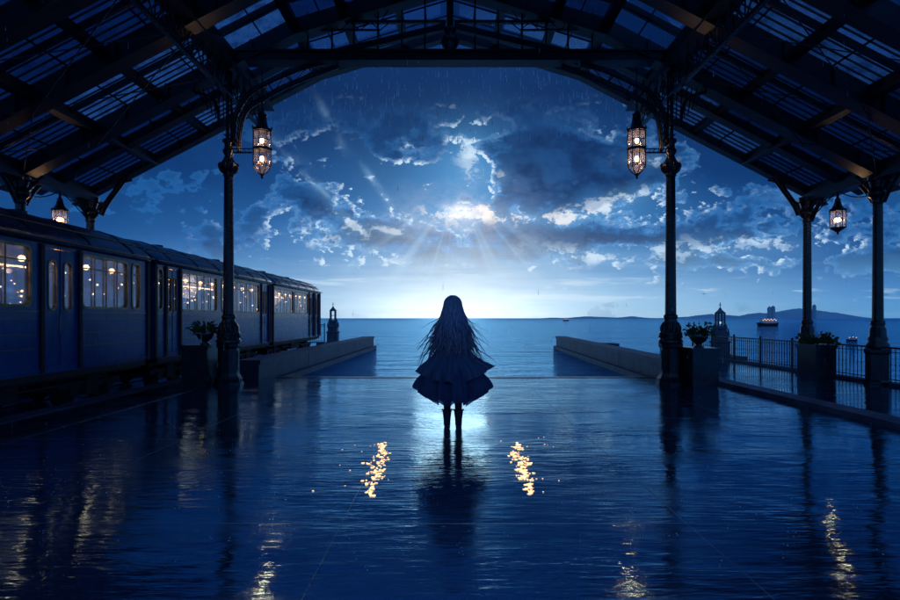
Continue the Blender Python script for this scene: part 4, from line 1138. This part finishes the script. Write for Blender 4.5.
# hair
rnd = random.Random(21); m = MB()
m.sphere((0,0.0,1.520),0.115,24,16,0.92,1.0,1.07)
vsh = []; pr = [(0.09,0.09,1.58),(0.112,0.105,1.50),(0.125,0.10,1.40),(0.145,0.10,1.30),(0.165,0.11,1.20),(0.175,0.12,1.11),(0.18,0.12,1.04),(0.17,0.11,0.97),(0.12,0.08,0.92)]
na = 36
for rx,ry,z in pr:
    for j in range(na):
        a = 2*pi*j/na; q = 1+0.06*sin(a*9+z*8); vsh.append((cos(a)*rx*q, -0.05 + sin(a)*ry*q*0.8, z+0.03*sin(a*5+1)))
m.add(vsh,[(i*na+j,i*na+(j+1)%na,(i+1)*na+(j+1)%na,(i+1)*na+j) for i in range(len(pr)-1) for j in range(na)],True)
def lock(a0, spread, length, r0, curl, lift=0.0):
    # a0: angle round the head, 0 = straight back (-Y)
    sx, sy = sin(a0), -cos(a0)
    top = rnd.uniform(0.25, 1.25)
    pts = [Vector((sx*0.118*sin(top*q), sy*0.120*sin(top*q), 1.52+0.122*cos(top*q))) for q in (0.25,0.6,0.9)]
    pts += [Vector((sx*0.120, sy*0.124, 1.50-0.02*rnd.random()))]
    ph = rnd.uniform(0,2*pi); f = rnd.uniform(0.9,2.0); N = 9
    for i in range(1,N+1):
        t_ = i/N; z = 1.49-length*t_
        out = 0.118 + 0.125*t_*abs(sx)**0.5 + spread*t_**1.6
        wv = curl*sin(ph+t_*2*pi*f)*t_**0.6
        x = sx*out + wv*(0.35+0.65*abs(cos(a0))); y = sy*min(out*0.9,0.21) - 0.02 + wv*0.5*sin(a0) + 0.03*cos(ph+t_*5)*t_
        pts.append(Vector((x,y,z + lift*t_**3 + 0.5*wv*t_)))
    c = catmull(pts,3); n = len(c)
    rr_ = [r0*(0.55+0.6*sin(pi*min(1,0.15+i/n))) * (1-(i/(n-1))**3*0.93) for i in range(n)]
    m.tube(c, rr_, 6, False, 0.45)
for i in range(300):
    a0 = rnd.uniform(-1.7,1.7); lock(a0, rnd.uniform(0.0,0.09), rnd.uniform(0.40,0.66), rnd.uniform(0.009,0.019), rnd.uniform(0.018,0.055))
def stray(x0, z0, sg, r0):
    # a long loose strand lifting away to one side in an S curve
    L_ = rnd.uniform(0.26,0.50); out = rnd.uniform(0.16,0.34); cu = rnd.uniform(0.02,0.05); ph = rnd.uniform(0,2*pi); N = 9; pts = []
    for i in range(N+1):
        t_ = i/N; pts.append(Vector((sg*(x0 + out*t_**1.25 + cu*sin(ph+t_*5.5)*t_), -0.06+0.06*sin(ph+t_*3)*t_, z0 - L_*t_ + 0.20*out*t_**3*sin(ph)+ cu*0.7*cos(ph+t_*5.5)*t_)))
    c = catmull(pts,4); n = len(c)
    m.tube(c,[r0*(1-(i/(n-1))**2*0.8) for i in range(n)],5,False,0.6)
for i in range(52):
    z0 = rnd.uniform(1.22,1.52); stray(0.10+0.05*rnd.random() if z0 < 1.45 else 0.095, z0, rnd.choice((-1,1)), rnd.uniform(0.004,0.0075))
for i in range(26):
    z0 = rnd.uniform(1.05,1.30); stray(0.15, z0, rnd.choice((-1,1)), rnd.uniform(0.006,0.010))
m.build('hair','hair',girl)

# ================================================================== glowing flecks painted as lamp reflections on the floor either side of the girl
def painted_glimmer(sg,label):
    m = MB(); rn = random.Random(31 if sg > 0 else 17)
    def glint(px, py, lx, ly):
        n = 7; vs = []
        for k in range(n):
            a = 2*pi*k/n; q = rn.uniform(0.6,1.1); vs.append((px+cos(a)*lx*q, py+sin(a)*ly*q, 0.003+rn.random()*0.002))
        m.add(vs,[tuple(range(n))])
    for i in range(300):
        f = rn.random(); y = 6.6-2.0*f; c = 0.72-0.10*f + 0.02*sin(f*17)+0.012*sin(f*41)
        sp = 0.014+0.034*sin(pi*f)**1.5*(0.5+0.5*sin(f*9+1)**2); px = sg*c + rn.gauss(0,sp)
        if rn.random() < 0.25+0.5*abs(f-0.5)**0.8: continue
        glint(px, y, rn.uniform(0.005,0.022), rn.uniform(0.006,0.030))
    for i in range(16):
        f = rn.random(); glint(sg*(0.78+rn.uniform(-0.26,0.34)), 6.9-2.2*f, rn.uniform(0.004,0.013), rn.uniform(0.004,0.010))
    o = m.build('painted_floor_glimmer','painted_glint'); tag(o,label,'painted_glimmer',kind='stuff')
painted_glimmer(-1,'painted glowing flecks imitating a streak of warm lamplight on the wet floor left of the girl')
painted_glimmer(1,'painted glowing flecks imitating a streak of warm lamplight on the wet floor right of the girl')

# ================================================================== rain
rnd = random.Random(77); m = MB()
def drop(x,y,z,l,w):
    m.add([(x-w,y,z),(x+w,y,z),(x,y+w,z),(x,y,z+l),(x,y,z-w*1.5)],[(0,1,3),(1,2,3),(2,0,3),(1,0,4),(2,1,4),(0,2,4)])
for i in range(2600):
    y = 15.2 + 14*rnd.random()**1.3; x = rnd.uniform(-0.8,0.8)*y; z = rnd.uniform(0.29,0.47)*y+1.4
    q = rnd.random()**3; drop(x,y,z,(0.04+0.40*q)*(y/20),rnd.uniform(0.0045,0.010)*(y/16))
for i in range(260):
    y = rnd.uniform(6,14); x = rnd.uniform(-0.75,0.75)*y; z = rnd.uniform(-0.1,0.5)*y+1.4
    if z < 0.2 or z > 5: continue
    drop(x,y,z,rnd.uniform(0.02,0.12),rnd.uniform(0.0015,0.003))
o = m.build('rain','rain'); tag(o,'falling rain beyond the roof','rain',kind='stuff')

m = MB(); rnd = random.Random(9)
for i in range(420):
    y = 3.2 + 10.5*rnd.random(); x = rnd.uniform(-0.8,0.8)*y
    if x < -6: continue
    for k in range(rnd.choice((1,2,3))):
        a = rnd.uniform(0,2*pi); q = rnd.uniform(0,0.03); h_ = rnd.uniform(0.012,0.05); r_ = rnd.uniform(0.0018,0.0038)
        m.sphere((x+cos(a)*q,y+sin(a)*q,h_),r_,5,4)
o = m.build('splashes','rain'); tag(o,'tiny raindrop splashes bouncing on the wet floor','splashes',kind='stuff')
# ================================================================== sea haze
m = MB(); m.box(-5050,5050,-80,5050,-2.6,60)
m.mi=[0]*len(m.mi)
hz = bpy.data.materials.new('sea_haze'); hz.use_nodes = True; hz.node_tree.nodes.clear()
pv = hz.node_tree.nodes.new('ShaderNodeVolumePrincipled'); ho = hz.node_tree.nodes.new('ShaderNodeOutputMaterial')
pv.inputs['Color'].default_value = (0.92,0.97,1.0,1); pv.inputs['Density'].default_value = 0.00004; pv.inputs['Anisotropy'].default_value = 0.85
hz.node_tree.links.new(pv.outputs[0], ho.inputs['Volume']); M['haze'] = hz
o = m.build('haze','haze'); tag(o,'thin blue haze over the sea','haze',kind='stuff')
